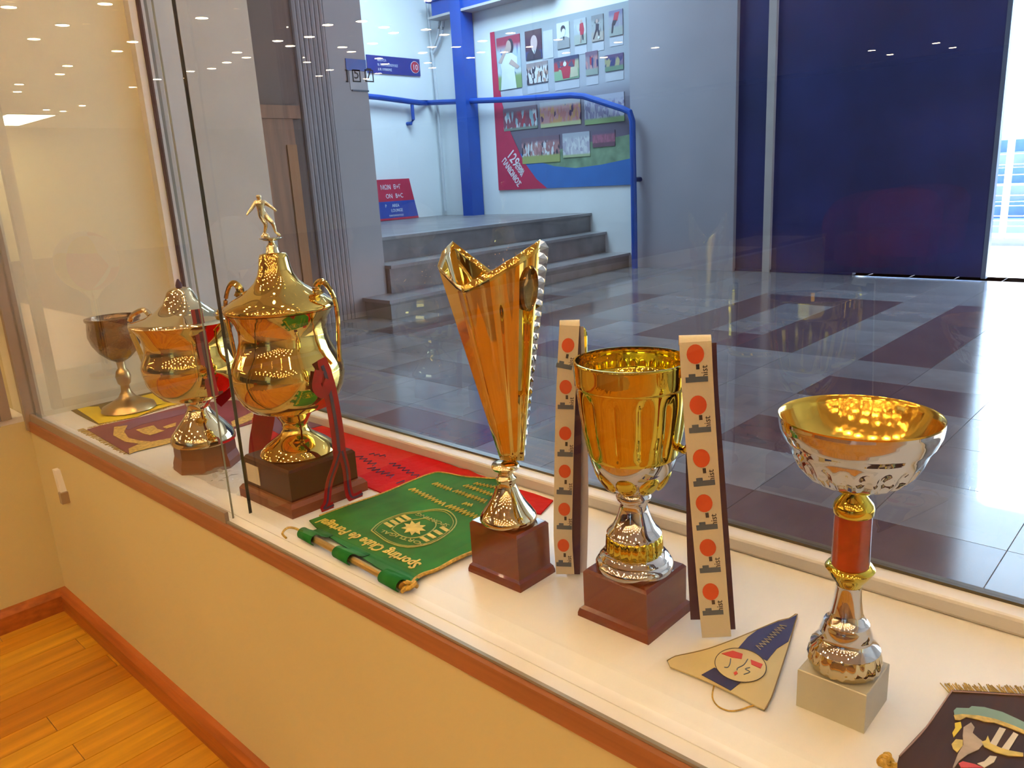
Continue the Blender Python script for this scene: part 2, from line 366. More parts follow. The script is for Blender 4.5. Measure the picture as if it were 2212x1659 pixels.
box('diffuser', (px_ - 0.86, py_ - 0.31, HZ - 0.022), (px_ + 0.86, py_ + 0.31, HZ - 0.02), emission('warm_panel', (1, 0.86, 0.6), 20), pl)

# ------------------------------------------------------------------ lobby shell
YD, LX0, LX1, LZ, ZP = 6.53, -7.22, 4.2, 3.5, 0.53
lf = struct(box('floor_lobby', (LX0 - 0.2, YW - 0.05, -0.08), (LX1, YD, -0.004), M_joint), 'grey marble lobby floor with maroon bands')
PX, PY = 0.317, 0.34
xs0, ys0 = -0.95 - PX * 11, 1.65 - PY * 2
dark = [(-1.90, -1.58, 3.69, 5.39), (-2.53, -2.22, 3.69, 5.39), (-2.22, -1.90, 3.69, 4.03), (-2.22, -1.90, 5.05, 5.39), (-1.27, -0.95, 3.69, 5.39), (-1.27, -0.63, 3.01, 3.35),
        (-1.27, -0.63, 2.33, 2.67), (-1.27, -0.32, 1.65, 1.99), (-3.49, -3.17, 3.69, 5.05), (-3.17, -2.85, 3.69, 4.03), (-2.85, -2.22, 3.01, 3.35), (-3.17, -2.53, 2.33, 2.67), (-2.53, -1.90, 1.65, 1.99), (-4.12, -3.80, 3.01, 4.71)]
tiles = {}
for i in range(18):
    for j in range(17):
        x0, y0 = xs0 + i * PX, ys0 + j * PY
        cx, cy = x0 + PX / 2, y0 + PY / 2
        d = any(a < cx < b and c < cy < e for a, b, c, e in dark)
        k = 3 if d else random.randrange(3)
        if k not in tiles:
            o = MB().box((0.0012, 0.0012, -0.004), (PX - 0.0012, PY - 0.0012, 0)).build('tile', M_tiled if d else M_tileg[k], lf); tiles[k] = o
        else: o = tiles[k].copy(); COL.objects.link(o)
        o.location = (x0, y0, 0)
xe, ye = xs0 + 18 * PX, ys0 + 17 * PY
struct(box('floor_lobby_side', (xe, YW + 0.03, -0.004), (LX1, YD, 0.0), M_tileg[1]))
struct(box('floor_lobby_far', (xs0, ye, -0.004), (xe, YD, 0.0), M_tileg[0]))
struct(box('floor_lobby_left', (LX0, YW + 0.03, -0.004), (xs0, YD, 0.0), M_tileg[2]))
struct(box('floor_lobby_near', (xs0, YW + 0.008, -0.004), (xe, ys0, 0.0), M_tileg[2]))
struct(box('ceiling_lobby', (LX0 - 0.2, YW, LZ), (LX1, YD + 0.2, LZ + 0.1), M_lceil))
struct(box('wall_far', (LX0 - 0.2, YD, 0), (-4.456, YD + 0.2, LZ), M_lwall), 'white lobby wall that carries the photo poster')
struct(box('wall_pier', (-4.455, YD - 0.03, 0), (-3.37, YD + 0.21, LZ), mat('lilac_grey_paint', (0.36, 0.345, 0.40), 0.6, var=0.05, vscale=2)), 'lilac grey wall pier between the poster and the navy door')
struct(box('wall_far_lintel', (-3.37, YD, 2.72), (1.6, YD + 0.2, LZ), M_lwall2))
struct(box('wall_far_right', (1.6, YD, 0), (LX1, YD + 0.2, LZ), M_lwall))
struct(box('wall_lobby_left', (LX0 - 0.2, YW, 0), (LX0, YD, LZ), M_lwall), 'pale lobby wall behind the platform with the signs')
struct(box('wall_lobby_right', (LX1, YW, 0), (LX1 + 0.1, YD, LZ), M_lwall))
struct(box('wall_above_window', (LX0, YW + 0.005, HZ + 0.02), (LX1, YW + 0.1, LZ), M_lwall))
struct(box('wall_behind_showcase', (LX0, YW + 0.032, 0), (XL - 0.002, YW + 0.1, HZ + 0.02), mat('warm_grey_paint', (0.60, 0.57, 0.54), 0.6)))
struct(box('wall_below_window', (XL - 0.002, YW - 0.05, 0), (LX1, YW + 0.007, 0.433), M_lwall2))
struct(box('wall_return', (XL - 0.12, YW + 0.1, 0), (XL, 1.118, LZ), mat('warm_grey_paint', (0.60, 0.57, 0.54), 0.6)), 'grey wall end standing just behind the window')
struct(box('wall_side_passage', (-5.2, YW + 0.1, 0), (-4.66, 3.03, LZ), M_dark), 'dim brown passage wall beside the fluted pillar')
# platform and steps
struct(box('platform', (LX0, 3.0, 0), (-5.02, YD, ZP), M_step), 'raised marble landing at the back of the lobby')
st = thing('marble_staircase', (-4.7, 5.0, 0), 'wide grey marble steps rising to the landing', 'stairs')
M_tread = mat('pale_marble_tread', (0.27, 0.255, 0.265), 0.3, var=0.2, vscale=5)
YB = YD - 0.002
for q, (za, zb, oy, xn, xf, wrap) in enumerate(((0.0, 0.137, 3.36, -4.335, -4.515, True), (0.137, 0.342, 3.585, -4.60, -4.80, False), (0.342, 0.530, 3.60, -4.88, -4.985, False))):
    for nm, z0, z1, ex, mm in (('riser_block', za, zb - 0.024, 0.0, M_step), ('tread', zb - 0.024, zb, 0.022, M_tread)):
        if wrap: out = [(-5.02, 3.585), (-4.63, 3.585), (-4.63, oy - ex), (xn + ex, oy - ex), (xf + ex, YB), (-5.02, YB)]
        else: out = [(-5.02, oy), (xn + ex, oy), (xf + ex, YB), (-5.02, YB)]
        MB().prism([(x, y, z0) for x, y in out], (0, 0, z1 - z0)).build(nm, mm, st)
# fluted pillar
pi = thing('fluted_pillar', (-4.85, 3.3, 0), 'grey stone pillar with a ribbed face left of the steps', 'pillar')
m = MB(); m.box((-5.2, 3.27, 0), (-4.64, 3.575, LZ)); m.build('pillar_shaft', M_lwall2, pi)
m = MB(); n = 7; w = (3.27 - 3.03) / n
pts = [(-5.2, 3.03), (-5.2, 3.27)]
prof_ = [(-4.66, 3.27)]
for k in range(n):
    y1 = 3.27 - k * w; prof_ += [(-4.64, y1 - 0.004), (-4.632, y1 - w * 0.5), (-4.64, y1 - w + 0.004), (-4.655, y1 - w)]
out = [(-5.2, 3.03), (-5.2, 3.27)] + prof_
m.loft([[(x, y, z) for x, y in out] for z in (0, LZ)]); m.build('ribbed_face', M_lwall2, pi)
# board with digits on the pillar
bx = -4.639
nb = thing('digit_board', (bx, 3.4, 1.6), 'small board reading 5 7 under a blue strip on the pillar', 'sign')
a, b_ = at(745, 126, x=bx), at(812, 190, x=bx)
ys, zt, zb = a.y, a.z, b_.z
box('blue_strip', (bx, ys, zt - 0.075), (bx + 0.006, 3.574, zt), M_lblue, nb)
box('panel', (bx, ys + 0.02, zb - 0.02), (bx + 0.004, 3.574, zt - 0.078), mat('pinkish_white_panel', (0.52, 0.50, 0.53), 0.5), nb)
box('ledge', (bx, ys + 0.03, zb - 0.03), (bx + 0.012, 3.574, zb - 0.02), M_slate, nb)
for ch, px0, px1 in (('5', 759, 779), ('7', 786, 807), ('', 744, 752)):
    p0, p1 = at(px0, 150, x=bx), at(px1, 178, x=bx)
    m = MB(); y0, y1, z0, z1 = p0.y, p1.y, p1.z, p0.z; t = 0.008
    if ch: m.box((bx + 0.004, y0, z0), (bx + 0.006, y0 + t, z1))
    m.box((bx + 0.004, y1 - t, z0), (bx + 0.006, y1, z1)); m.box((bx + 0.004, y0, z0), (bx + 0.006, y1, z0 + t)); m.box((bx + 0.004, y0, z1 - t), (bx + 0.006, y1, z1))
    m.build('digit_frame', M_ink, nb)
    if ch: text('digit', ch, (bx + 0.005, (y0 + y1) / 2, z0 + 0.022), (0, 1, 0), (0, 0, 1), 0.10, M_ink, nb, align='CENTER')
# wooden door beside the pillar
dx = -4.655
dd = thing('wooden_side_door', (dx, 2.8, 0), 'brown wooden door in the dim passage behind the gold figure', 'door')
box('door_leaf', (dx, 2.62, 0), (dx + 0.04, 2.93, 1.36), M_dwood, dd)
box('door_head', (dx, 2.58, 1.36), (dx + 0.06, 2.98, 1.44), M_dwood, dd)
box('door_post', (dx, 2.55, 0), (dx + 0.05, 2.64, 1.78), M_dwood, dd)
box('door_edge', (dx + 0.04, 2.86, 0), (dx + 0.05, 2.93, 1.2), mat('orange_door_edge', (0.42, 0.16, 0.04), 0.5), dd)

# blue column, beam, conduit
cl = tag(box('blue_column', (-6.66, YD - 0.20, ZP), (-6.50, YD - 0.02, LZ), M_lblue), 'royal blue steel column standing on the landing', 'column')
bm_ = thing('blue_beam', (-6.7, YD - 0.12, 2.7), 'royal blue steel beam under the lobby ceiling with a grey lip', 'beam')
box('web', (-6.98, YD - 0.17, 2.70), (-5.3, YD - 0.03, 2.86), M_lblue, bm_); box('flange', (-7.05, YD - 0.19, 2.85), (-5.3, YD - 0.01, 2.88), M_lblue, bm_); box('flange', (-7.03, YD - 0.19, 2.675), (-5.3, YD - 0.01, 2.70), M_gpaint, bm_)
for (n_, pts_, lab) in (('wall_conduit', [(920, -40), (928, 60), (934, 118), (948, 260), (962, 455)], 'white conduit running down the corner beside the blue sign'),
                        ('hanging_cable', [(958, 45), (955, 70), (944, 100), (933, 118)], 'pale cable hanging from the blue beam to the conduit'),
                        ('hanging_cable', [(950, 45), (946, 75), (938, 98), (931, 112)], 'pale cable looping nearest the wall corner below the beam')):
    P = [at(px, py, y=YD - 0.05) for px, py in pts_]
    tag(MB().tube(spline(P, 5), 0.016, 6).build(n_, mat('white_conduit', (0.62, 0.64, 0.68), 0.5), None, True), lab, 'cable')
# handrail
hr = thing('blue_handrail', (-4.5, YD - 0.1, 0), 'bent blue tube handrail crossing in front of the poster', 'handrail')
yr = YD - 0.12
P = [at(760, 205, x=LX0 + 0.09), at(815, 210, x=LX0 + 0.09), at(905, 222, x=LX0 + 0.09), at(925, 222, y=yr), at(1100, 215, y=yr), at(1235, 206, y=yr), at(1262, 208, y=yr), at(1345, 235, y=yr), at(1360, 242, y=yr), at(1366, 262, y=yr), at(1369, 420, y=yr)]
foot = P[-1].copy(); foot.z = 0.0
P += [foot]
MB().tube(P, 0.030, 10).build('rail_tube', M_lblue, hr, True)
a = at(890, 226, x=LX0 + 0.09); MB().tube([a, a + Vector((0, 0, -0.16)), a + Vector((-0.03, -0.01, -0.20)), a + Vector((-0.09, -0.02, -0.20))], 0.02, 8).build('wall_bracket', M_lblue, hr, True)
a = at(1369, 388, y=yr); MB().tube([a, a + Vector((0.02, 0.12, 0))], 0.022, 8).build('wall_bracket', M_navy, hr, True)

# ------------------------------------------------------------------ signs
sx = LX0 + 0.004
a, b_ = at(790, 118, x=sx), at(907, 165, x=sx)
g10 = thing('gate_sign', (sx, 6.0, 2.1), 'blue wall sign with Greek lettering and a red disc numbered 10', 'sign')
box('sign_plate', (sx - 0.002, a.y, b_.z), (sx + 0.014, b_.y, a.z), mat('sign_blue', (0.03, 0.045, 0.26), 0.4), g10)
hh = a.z - b_.z; cy, cz = b_.y - hh * 0.42, (a.z + b_.z) / 2
def disc(name, c, r, right, up, m, parent, th=0.002, n=24, ry=None):
    r_, u_ = Vector(right).normalized(), Vector(up).normalized(); nn = r_.cross(u_)
    return MB().prism([Vector(c) + r_ * math.cos(2*math.pi*k/n) * r + u_ * math.sin(2*math.pi*k/n) * (ry or r) for k in range(n)], nn * th).build(name, m, parent)
M_wtext = mat('white_lettering', (0.72, 0.74, 0.80), 0.5)
M_sgred = mat('sign_red', (0.48, 0.03, 0.07), 0.45)
disc('number_rim', (sx + 0.014, cy, cz), hh * 0.36, (0, 1, 0), (0, 0, 1), M_wtext, g10)
disc('number_disc', (sx + 0.016, cy, cz), hh * 0.33, (0, 1, 0), (0, 0, 1), M_sgred, g10)
text('number', '10', (sx + 0.0195, cy, cz - hh * 0.16), (0, 1, 0), (0, 0, 1), hh * 0.46, M_wtext, g10, 0.001, 'CENTER')
tx = at(813, 130, x=sx).y
for k, s_ in enumerate(('ΑΙΘΟΥΣΑ', 'Ν. ΠΑΝΤΕΛΟΠΟΥΛΟΣ', '& Ν. ΛΥΜΑΡΗΣ')):
    text('lettering', s_, (sx + 0.015, tx, a.z - hh * (0.32 + 0.26 * k)), (0, 1, 0), (0, 0, 1), hh * 0.21, M_wtext, g10, 0.001, squeeze=0.72)
# leaning red and blue notice on the landing
nx = LX0 + 0.10
a, b_ = at(800, 390, x=nx), at(900, 470, x=nx)
nt_ = thing('floor_notice', (nx, 5.9, ZP), 'red over blue notice board leaning on the landing wall', 'sign')
def lean(y, f): return Vector((nx + 0.07 * (1 - f) - 0.07, y, ZP + 0.002 + f * (a.z - ZP)))
yl, yr1, yr0 = a.y, at(891, 390, x=nx).y, at(903, 466, x=nx).y
for nm, f0, f1, mm in (('red_field', 0.46, 1.0, M_sgred), ('blue_field', 0.05, 0.46, mat('notice_blue', (0.035, 0.07, 0.34), 0.4)), ('red_foot', 0.0, 0.05, M_sgred)):
    ya, yb = yr0 + (yr1 - yr0) * f0, yr0 + (yr1 - yr0) * f1
    MB().prism([lean(yl, f0), lean(ya, f0), lean(yb, f1), lean(yl, f1)], (0.012, 0, 0.002)).build(nm, mm, nt_)
hN = a.z - ZP
for s_, f, px, sz in (('ΜΩΝ', 0.76, 830, 0.16), ('Β+Γ', 0.76, 858, 0.16), ('ON', 0.54, 838, 0.16), ('B+C', 0.54, 859, 0.16), ('P', 0.32, 833, 0.11), ('AREA', 0.32, 848, 0.11), ('LOUNGE', 0.20, 844, 0.11), ('ΠΑΝΤΕΛΟΠΟΥΛΟΣ', 0.09, 838, 0.06)):
    y0 = at(px, 440, x=nx).y
    p = lean(y0, f) + Vector((0.0145, 0, 0))
    text('lettering', s_, p, (0, 1, 0), (-0.07, 0, hN), hN * sz, M_wtext, nt_, 0.0008, squeeze=0.85)

# ------------------------------------------------------------------ poster
py0 = YD - 0.003
TL, TRp, BL, BR = at(1060, 71, y=py0), at(1361, 0, y=py0), at(1079, 412, y=py0), at(1362, 398, y=py0)
px0, px1 = (TL.x + BL.x) / 2, (TRp.x + BR.x) / 2; pz1, pz0 = (TL.z + TRp.z) / 2, (BL.z + BR.z) / 2
PW, PH = px1 - px0, pz1 - pz0
po = thing('team_poster', ((px0 + px1) / 2, py0, pz0), 'large club history poster of team photographs on the white wall', 'poster')
m = bpy.data.materials.new('poster_ground'); m.use_nodes = True; nt = m.node_tree; b = nt.nodes['Principled BSDF']; b.inputs['Roughness'].default_value = 0.35
tc = nt.nodes.new('ShaderNodeTexCoord'); sp = nt.nodes.new('ShaderNodeSeparateXYZ'); rp = nt.nodes.new('ShaderNodeValToRGB')
mr = nt.nodes.new('ShaderNodeMapRange'); mr.inputs['From Min'].default_value = pz0; mr.inputs['From Max'].default_value = pz1
nt.links.new(tc.outputs['Object'], sp.inputs[0]); nt.links.new(sp.outputs['Z'], mr.inputs['Value']); nt.links.new(mr.outputs[0], rp.inputs[0])
cr = rp.color_ramp; cr.elements[0].position = 0.16; cr.elements[0].color = (0.16, 0.12, 0.19, 1); cr.elements[1].position = 1.0; cr.elements[1].color = (0.33, 0.37, 0.42, 1)
e = cr.elements.new(0.48); e.color = (0.19, 0.17, 0.22, 1); e = cr.elements.new(0.60); e.color = (0.42, 0.44, 0.52, 1)
nt.links.new(rp.outputs[0], b.inputs['Base Color'])
box('poster_sheet', (px0, py0 - 0.006, pz0), (px1, py0, pz1), m, po)
def pp(u, v, d): return Vector((px0 + u * PW, py0 - 0.006 - d, pz0 + v * PH))
def psheet(name, uv, d, mm): return MB().prism([pp(u, v, d) for u, v in uv], (0, -0.002, 0)).build(name, mm, po)
arc = [(0.035, 1.0), (0.045, 0.75), (0.07, 0.55), (0.13, 0.36), (0.22, 0.18), (0.32, 0.06), (0.40, 0.0)]
psheet('red_swoosh', [(0, 0), (0, 1.0)] + arc, 0.004, mat('poster_red', (0.52, 0.03, 0.09), 0.4))
psheet('green_pitch', [(0.2, 0.05), (1, 0.05), (1, 0.285), (0.70, 0.26), (0.40, 0.22), (0.2, 0.22)], 0.0, mat('poster_green', (0.20, 0.30, 0.20), 0.5, var=0.3, vscale=9))
psheet('blue_swoosh', [(0.15, 0.0), (1, 0), (1, 0.15), (0.80, 0.125), (0.62, 0.115), (0.46, 0.135), (0.34, 0.17), (0.22, 0.225), (0.12, 0.24)], 0.002, mat('poster_blue', (0.05, 0.16, 0.48), 0.4))
PM = {}
def photo_mat(key, sky, figs, ground, g=0.3, scale=26.0):
    if key in PM: return PM[key]
    m = bpy.data.materials.new('photo_' + key); m.use_nodes = True; nt = m.node_tree; N = nt.nodes; L = nt.links
    b = N['Principled BSDF']; b.inputs['Roughness'].default_value = 0.4
    tc = N.new('ShaderNodeTexCoord'); sp = N.new('ShaderNodeSeparateXYZ'); L.new(tc.outputs['Generated'], sp.inputs[0])
    mp = N.new('ShaderNodeMapping'); mp.inputs['Scale'].default_value = (1.0, 1.0, 0.38); L.new(tc.outputs['Object'], mp.inputs[0])
    vo = N.new('ShaderNodeTexVoronoi'); vo.inputs['Scale'].default_value = scale * 1.7; L.new(mp.outputs[0], vo.inputs['Vector'])
    cr = N.new('ShaderNodeValToRGB'); cr.color_ramp.interpolation = 'CONSTANT'
    while len(cr.color_ramp.elements) < len(figs): cr.color_ramp.elements.new(0.5)
    for k, c in enumerate(figs): cr.color_ramp.elements[k].position = k / len(figs); cr.color_ramp.elements[k].color = (*c, 1)
    L.new(vo.outputs['Color'], cr.inputs[0])
    zr = N.new('ShaderNodeValToRGB'); zr.color_ramp.interpolation = 'EASE'
    E_ = zr.color_ramp.elements; E_[0].position = g - 0.06; E_[0].color = (0, 0, 0, 1); E_[1].position = g + 0.04; E_[1].color = (1, 1, 1, 1)
    L.new(sp.outputs['Z'], zr.inputs[0])
    m1 = N.new('ShaderNodeMix'); m1.data_type = 'RGBA'; m1.inputs[6].default_value = (*ground, 1); L.new(zr.outputs[0], m1.inputs[0]); L.new(cr.outputs[0], m1.inputs[7])
    z2 = N.new('ShaderNodeValToRGB'); E_ = z2.color_ramp.elements; E_[0].position = 0.72; E_[0].color = (0, 0, 0, 1); E_[1].position = 0.86; E_[1].color = (1, 1, 1, 1)
    L.new(sp.outputs['Z'], z2.inputs[0])
    m2 = N.new('ShaderNodeMix'); m2.data_type = 'RGBA'; m2.inputs[7].default_value = (*sky, 1); L.new(z2.outputs[0], m2.inputs[0]); L.new(m1.outputs[2], m2.inputs[6])
    L.new(m2.outputs[2], b.inputs['Base Color']); PM[key] = m; return m
wh, dk, gr, skn, pk, rd, nv = (0.62, 0.64, 0.68), (0.06, 0.05, 0.08), (0.22, 0.33, 0.14), (0.45, 0.30, 0.26), (0.50, 0.26, 0.28), (0.42, 0.06, 0.09), (0.06, 0.07, 0.2)
photos = [  # left-top, left-bottom, right x, material
    ((1073, 84), (1080.5, 196), 1127, photo_mat('white_shirt', (0.35, 0.05, 0.10), [(0.12, 0.2, 0.42), (0.4, 0.5, 0.6), (0.5, 0.58, 0.62)], gr, 0.28, 8)),
    ((1135, 69), (1138, 131.6), 1172, photo_mat('dark_suit', (0.12, 0.07, 0.09), [(0.09, 0.045, 0.08), (0.11, 0.05, 0.08)], nv, 0.3, 6)),
    ((1139, 138.7), (1140, 184), 1185, photo_mat('crowd', (0.3, 0.25, 0.27), [dk, wh, skn, dk, wh, (0.3, 0.22, 0.24)], dk, 0.02, 34)),
    ((1202.7, 52), (1207, 107), 1231.6, photo_mat('grey_portrait', (0.62, 0.66, 0.72), [(0.60, 0.64, 0.70), (0.66, 0.70, 0.74)], (0.42, 0.42, 0.42), 0.36, 8)),
    ((1240.7, 43.4), (1243, 98.3), 1267.8, photo_mat('red_runner', (0.42, 0.46, 0.54), [(0.42, 0.47, 0.54), (0.52, 0.56, 0.62)], (0.38, 0.42, 0.40), 0.4, 14)),
    ((1278.6, 35), (1280, 91), 1305, photo_mat('dark_runner', (0.24, 0.25, 0.28), [(0.22, 0.24, 0.26), (0.34, 0.37, 0.40), (0.15, 0.15, 0.17)], (0.42, 0.38, 0.36), 0.36, 20)),
    ((1317, 25.3), (1318, 79.6), 1346.8, photo_mat('maroon_runner', (0.20, 0.20, 0.34), [(0.30, 0.30, 0.40), (0.36, 0.36, 0.44)], (0.34, 0.38, 0.38), 0.36, 18)),
    ((1197.8, 127), (1200, 176), 1252, photo_mat('red_shirt', (0.07, 0.08, 0.16), [dk, wh, rd, (0.10, 0.10, 0.18), (0.44, 0.45, 0.33)], (0.25, 0.42, 0.28), 0.42, 13)),
    ((1266, 113.4), (1267.8, 164), 1293, photo_mat('three_men', (0.2, 0.14, 0.22), [rd, nv, pk, (0.30, 0.24, 0.30), nv], (0.30, 0.36, 0.34), 0.28, 22)),
    ((1308, 120.6), (1308.8, 155.6), 1348, photo_mat('night_match', (0.13, 0.09, 0.2), [(0.16, 0.10, 0.22), nv, (0.38, 0.36, 0.22), (0.22, 0.16, 0.26)], (0.17, 0.27, 0.20), 0.3, 22)),
    ((1088, 236), (1091, 284), 1162.4, photo_mat('bus_parade', (0.18, 0.12, 0.16), [rd, (0.30, 0.45, 0.52), (0.26, 0.08, 0.12), (0.28, 0.09, 0.13), wh], (0.22, 0.26, 0.22), 0.12, 20)),
    ((1168, 222), (1169.4, 276.8), 1256, photo_mat('orange_team', (0.38, 0.38, 0.42), [pk, (0.55, 0.30, 0.14), (0.50, 0.20, 0.20), pk, (0.10, 0.05, 0.12)], (0.50, 0.52, 0.30), 0.16, 26)),
    ((1264, 209.6), (1264.6, 270.5), 1350, photo_mat('violet_team', (0.42, 0.44, 0.55), [(0.30, 0.28, 0.44), (0.45, 0.44, 0.55), (0.24, 0.22, 0.36)], (0.30, 0.42, 0.20), 0.2, 30)),
    ((1128.8, 299), (1130, 354.5), 1210.7, photo_mat('pink_team', (0.20, 0.13, 0.18), [pk, (0.36, 0.18, 0.20), wh, (0.42, 0.22, 0.22), dk], (0.34, 0.38, 0.14), 0.3, 28)),
    ((1216.3, 289), (1218.4, 341), 1275.8, photo_mat('white_team', (0.42, 0.44, 0.52), [wh, (0.50, 0.50, 0.58), (0.40, 0.38, 0.48), wh], (0.40, 0.48, 0.28), 0.12, 30)),
    ((1281.4, 285), (1282, 318.8), 1330, photo_mat('maroon_team', (0.17, 0.13, 0.20), [(0.38, 0.14, 0.22), (0.30, 0.12, 0.18)], (0.17, 0.09, 0.13), 0.28, 34))]
PH_OBJ = []
for (lx, ly), (bx_, by), rx, pm_ in photos:
    a, b_ = at(lx, ly, y=py0), at(bx_, by, y=py0); r_ = at(rx, (ly + by) / 2, y=py0)
    x0, x1, z0, z1 = (a.x + b_.x) / 2, r_.x, b_.z, a.z
    o = MB().box((x0, py0 - 0.014, z0), (x1, py0 - 0.006, z1)).build('photo', pm_, po); PH_OBJ.append((o, x0, x1, z0, z1))
    if ly < 200: box('caption_strip', (x0, py0 - 0.009, z0 - 0.09), (x1, py0 - 0.006, z0 - 0.015), mat('caption_grey', (0.50, 0.52, 0.60), 0.5), po)
box('caption_strip', (at(1174, 70, y=py0).x, py0 - 0.009, at(1176, 128, y=py0).z), (at(1195, 70, y=py0).x, py0 - 0.006, at(1174, 68, y=py0).z), MATS['caption_grey'], po)
def fig(idx, shapes):
    o, x0, x1, z0, z1 = PH_OBJ[idx]
    for k, (pts_, mm) in enumerate(shapes):
        MB().prism([(x0 + u * (x1 - x0), py0 - 0.014 - k * 0.0008, z0 + v * (z1 - z0)) for u, v in pts_], (0, -0.0008, 0)).build('printed_shape', mm, o)
def ell(cx, cy, rx, ry, n=14): return [(cx + rx * math.cos(2*math.pi*k/n), cy + ry * math.sin(2*math.pi*k/n)) for k in range(n)]
S_white = mat('print_white', (0.66, 0.72, 0.78), 0.5); S_skin = mat('print_skin', (0.48, 0.36, 0.34), 0.5); S_dark = mat('print_dark', (0.06, 0.05, 0.08), 0.5)
S_red = mat('print_red', (0.46, 0.05, 0.09), 0.5); S_grey = mat('print_grey', (0.30, 0.31, 0.34), 0.5)
fig(0, [(ell(0.58, 0.80, 0.15, 0.15), S_dark), ([(0.10, 0.0), (0.18, 0.35), (0.12, 0.55), (0.36, 0.68), (0.62, 0.68), (0.86, 0.58), (0.84, 0.40), (0.72, 0.36), (0.78, 0.0)], S_white), (ell(0.52, 0.80, 0.11, 0.12), S_skin),
        ([(0.05, 0.54), (0.18, 0.50), (0.50, 0.78), (0.40, 0.80)], S_skin), ([(0.50, 0.48), (0.86, 0.36), (0.95, 0.40), (0.62, 0.56)], S_skin)])
fig(1, [([(0.05, 0.0), (0.10, 0.22), (0.40, 0.36), (0.70, 0.36), (0.95, 0.20), (0.95, 0.0)], S_dark), ([(0.40, 0.36), (0.55, 0.16), (0.70, 0.38)], S_white), ([(0.53, 0.30), (0.55, 0.14), (0.58, 0.30)], S_dark), (ell(0.55, 0.56, 0.21, 0.26), mat('print_pale_skin', (0.55, 0.42, 0.44), 0.5))])
fig(3, [([(0.0, 0.0), (0.05, 0.34), (0.35, 0.44), (0.75, 0.44), (1.0, 0.36), (1.0, 0.0)], S_grey), (ell(0.52, 0.74, 0.19, 0.15), S_dark), (ell(0.56, 0.62, 0.15, 0.14), S_white), ([(0.5, 0.45), (0.62, 0.45), (0.56, 0.30)], S_dark)])
fig(4, [([(0.45, 0.52), (0.50, 0.80), (0.78, 0.82), (0.86, 0.55)], S_red), ([(0.52, 0.36), (0.50, 0.54), (0.86, 0.54), (0.78, 0.34)], S_red), (ell(0.64, 0.88, 0.09, 0.07), S_skin), ([(0.70, 0.15), (0.66, 0.36), (0.78, 0.36), (0.78, 0.15)], S_dark), ([(0.48, 0.06), (0.54, 0.36), (0.62, 0.34), (0.55, 0.05)], S_skin)])
fig(5, [([(0.35, 0.40), (0.40, 0.66), (0.66, 0.64), (0.62, 0.40)], S_dark), (ell(0.48, 0.76, 0.09, 0.08), S_skin), ([(0.12, 0.10), (0.36, 0.44), (0.46, 0.40), (0.20, 0.08)], S_dark), ([(0.58, 0.20), (0.54, 0.42), (0.68, 0.40), (0.68, 0.20)], S_dark), (ell(0.62, 0.12, 0.08, 0.05), S_white)])
fig(6, [([(0.30, 0.60), (0.42, 0.90), (0.78, 0.92), (0.62, 0.56)], S_red), ([(0.20, 0.44), (0.30, 0.62), (0.58, 0.60), (0.42, 0.40)], S_dark), ([(0.16, 0.12), (0.22, 0.44), (0.34, 0.44), (0.26, 0.12)], S_dark)])
fig(7, [([(0.15, 0.52), (0.30, 0.44), (0.36, 0.05), (0.62, 0.05), (0.70, 0.52), (0.50, 0.62)], S_red), (ell(0.45, 0.68, 0.07, 0.10), S_white), ([(0.66, 0.05), (0.68, 0.50), (0.95, 0.50), (0.98, 0.08)], mat('print_cream', (0.48, 0.48, 0.36), 0.5))])
for s_, uv, sz in (('129', (0.085, 0.225), 0.100), ('ΠΑΝΙΩΝΙΟΣ', (0.040, 0.190), 0.055), ('ΧΡΟΝΙΑ', (0.165, 0.165), 0.030), ('ΙΣΤΟΡΙΑ', (0.150, 0.148), 0.030)):
    text('lettering', s_, pp(*uv, 0.0075), (0.62, 0, -0.78), (0.78, 0, 0.62), sz * PH, mat('poster_white', (0.80, 0.72, 0.78), 0.5), po, 0.0008, squeeze=0.72, bold=0.003)

# ------------------------------------------------------------------ navy door, outdoors
dr = thing('door_1', (-2.4, YD, 0), 'big navy folding door leaf standing shut beside the bright doorway', 'door'); dr['kind'] = 'structure'; del dr['category']
box('door_leaf', (-3.37, YD + 0.02, 0.020), (-3.10, YD + 0.08, 2.72), M_navy, dr)
box('door_leaf', (-3.03, YD + 0.02, 0.020), (-1.405, YD + 0.08, 2.72), M_navy, dr)
box('door_post', (-3.10, YD - 0.01, 0.0), (-3.035, YD + 0.05, 2.72), M_gpaint, dr)
box('door_edge', (-1.405, YD + 0.015, 0.012), (-1.375, YD + 0.085, 2.72), mat('door_edge_grey', (0.10, 0.13, 0.2), 0.4), dr)
struct(box('door_plinth', (-3.37, YD + 0.01, 0.0), (-2.33, YD + 0.09, 0.019), M_navy))
struct(box('ground', (-9, YD + 0.001, -0.06), (9, 30, -0.001), M_conc), 'sunlit concrete outside the doorway')
gs = thing('grandstand', (0.0, 10.5, 0), 'blue stepped grandstand seen outdoors through the doorway', 'grandstand')
for k in range(6): box('stand_step', (-6.0, 10.0 + k * 0.4, -0.006), (5.0, 12.6, 0.18 + k * 0.18), M_standb if k % 2 else mat('grey_stand_paint', (0.16, 0.22, 0.32), 0.6), gs)
fe = thing('steel_fence', (0.0, 9.2, 0), 'white steel fence of thin wires outside the doorway', 'fence')
box('bottom_rail', (-6, 9.18, 0.06), (5, 9.24, 0.11), M_galv, fe); box('top_rail', (-6, 9.18, 1.02), (5, 9.24, 1.07), M_galv, fe); box('kerb', (-6, 9.10, -0.006), (5, 9.35, 0.06), mat('kerb_grey', (0.25, 0.27, 0.30), 0.8), fe)
for k in range(8): box('wire', (-6, 9.205, 0.18 + k * 0.10), (5, 9.213, 0.188 + k * 0.10), M_galv, fe)
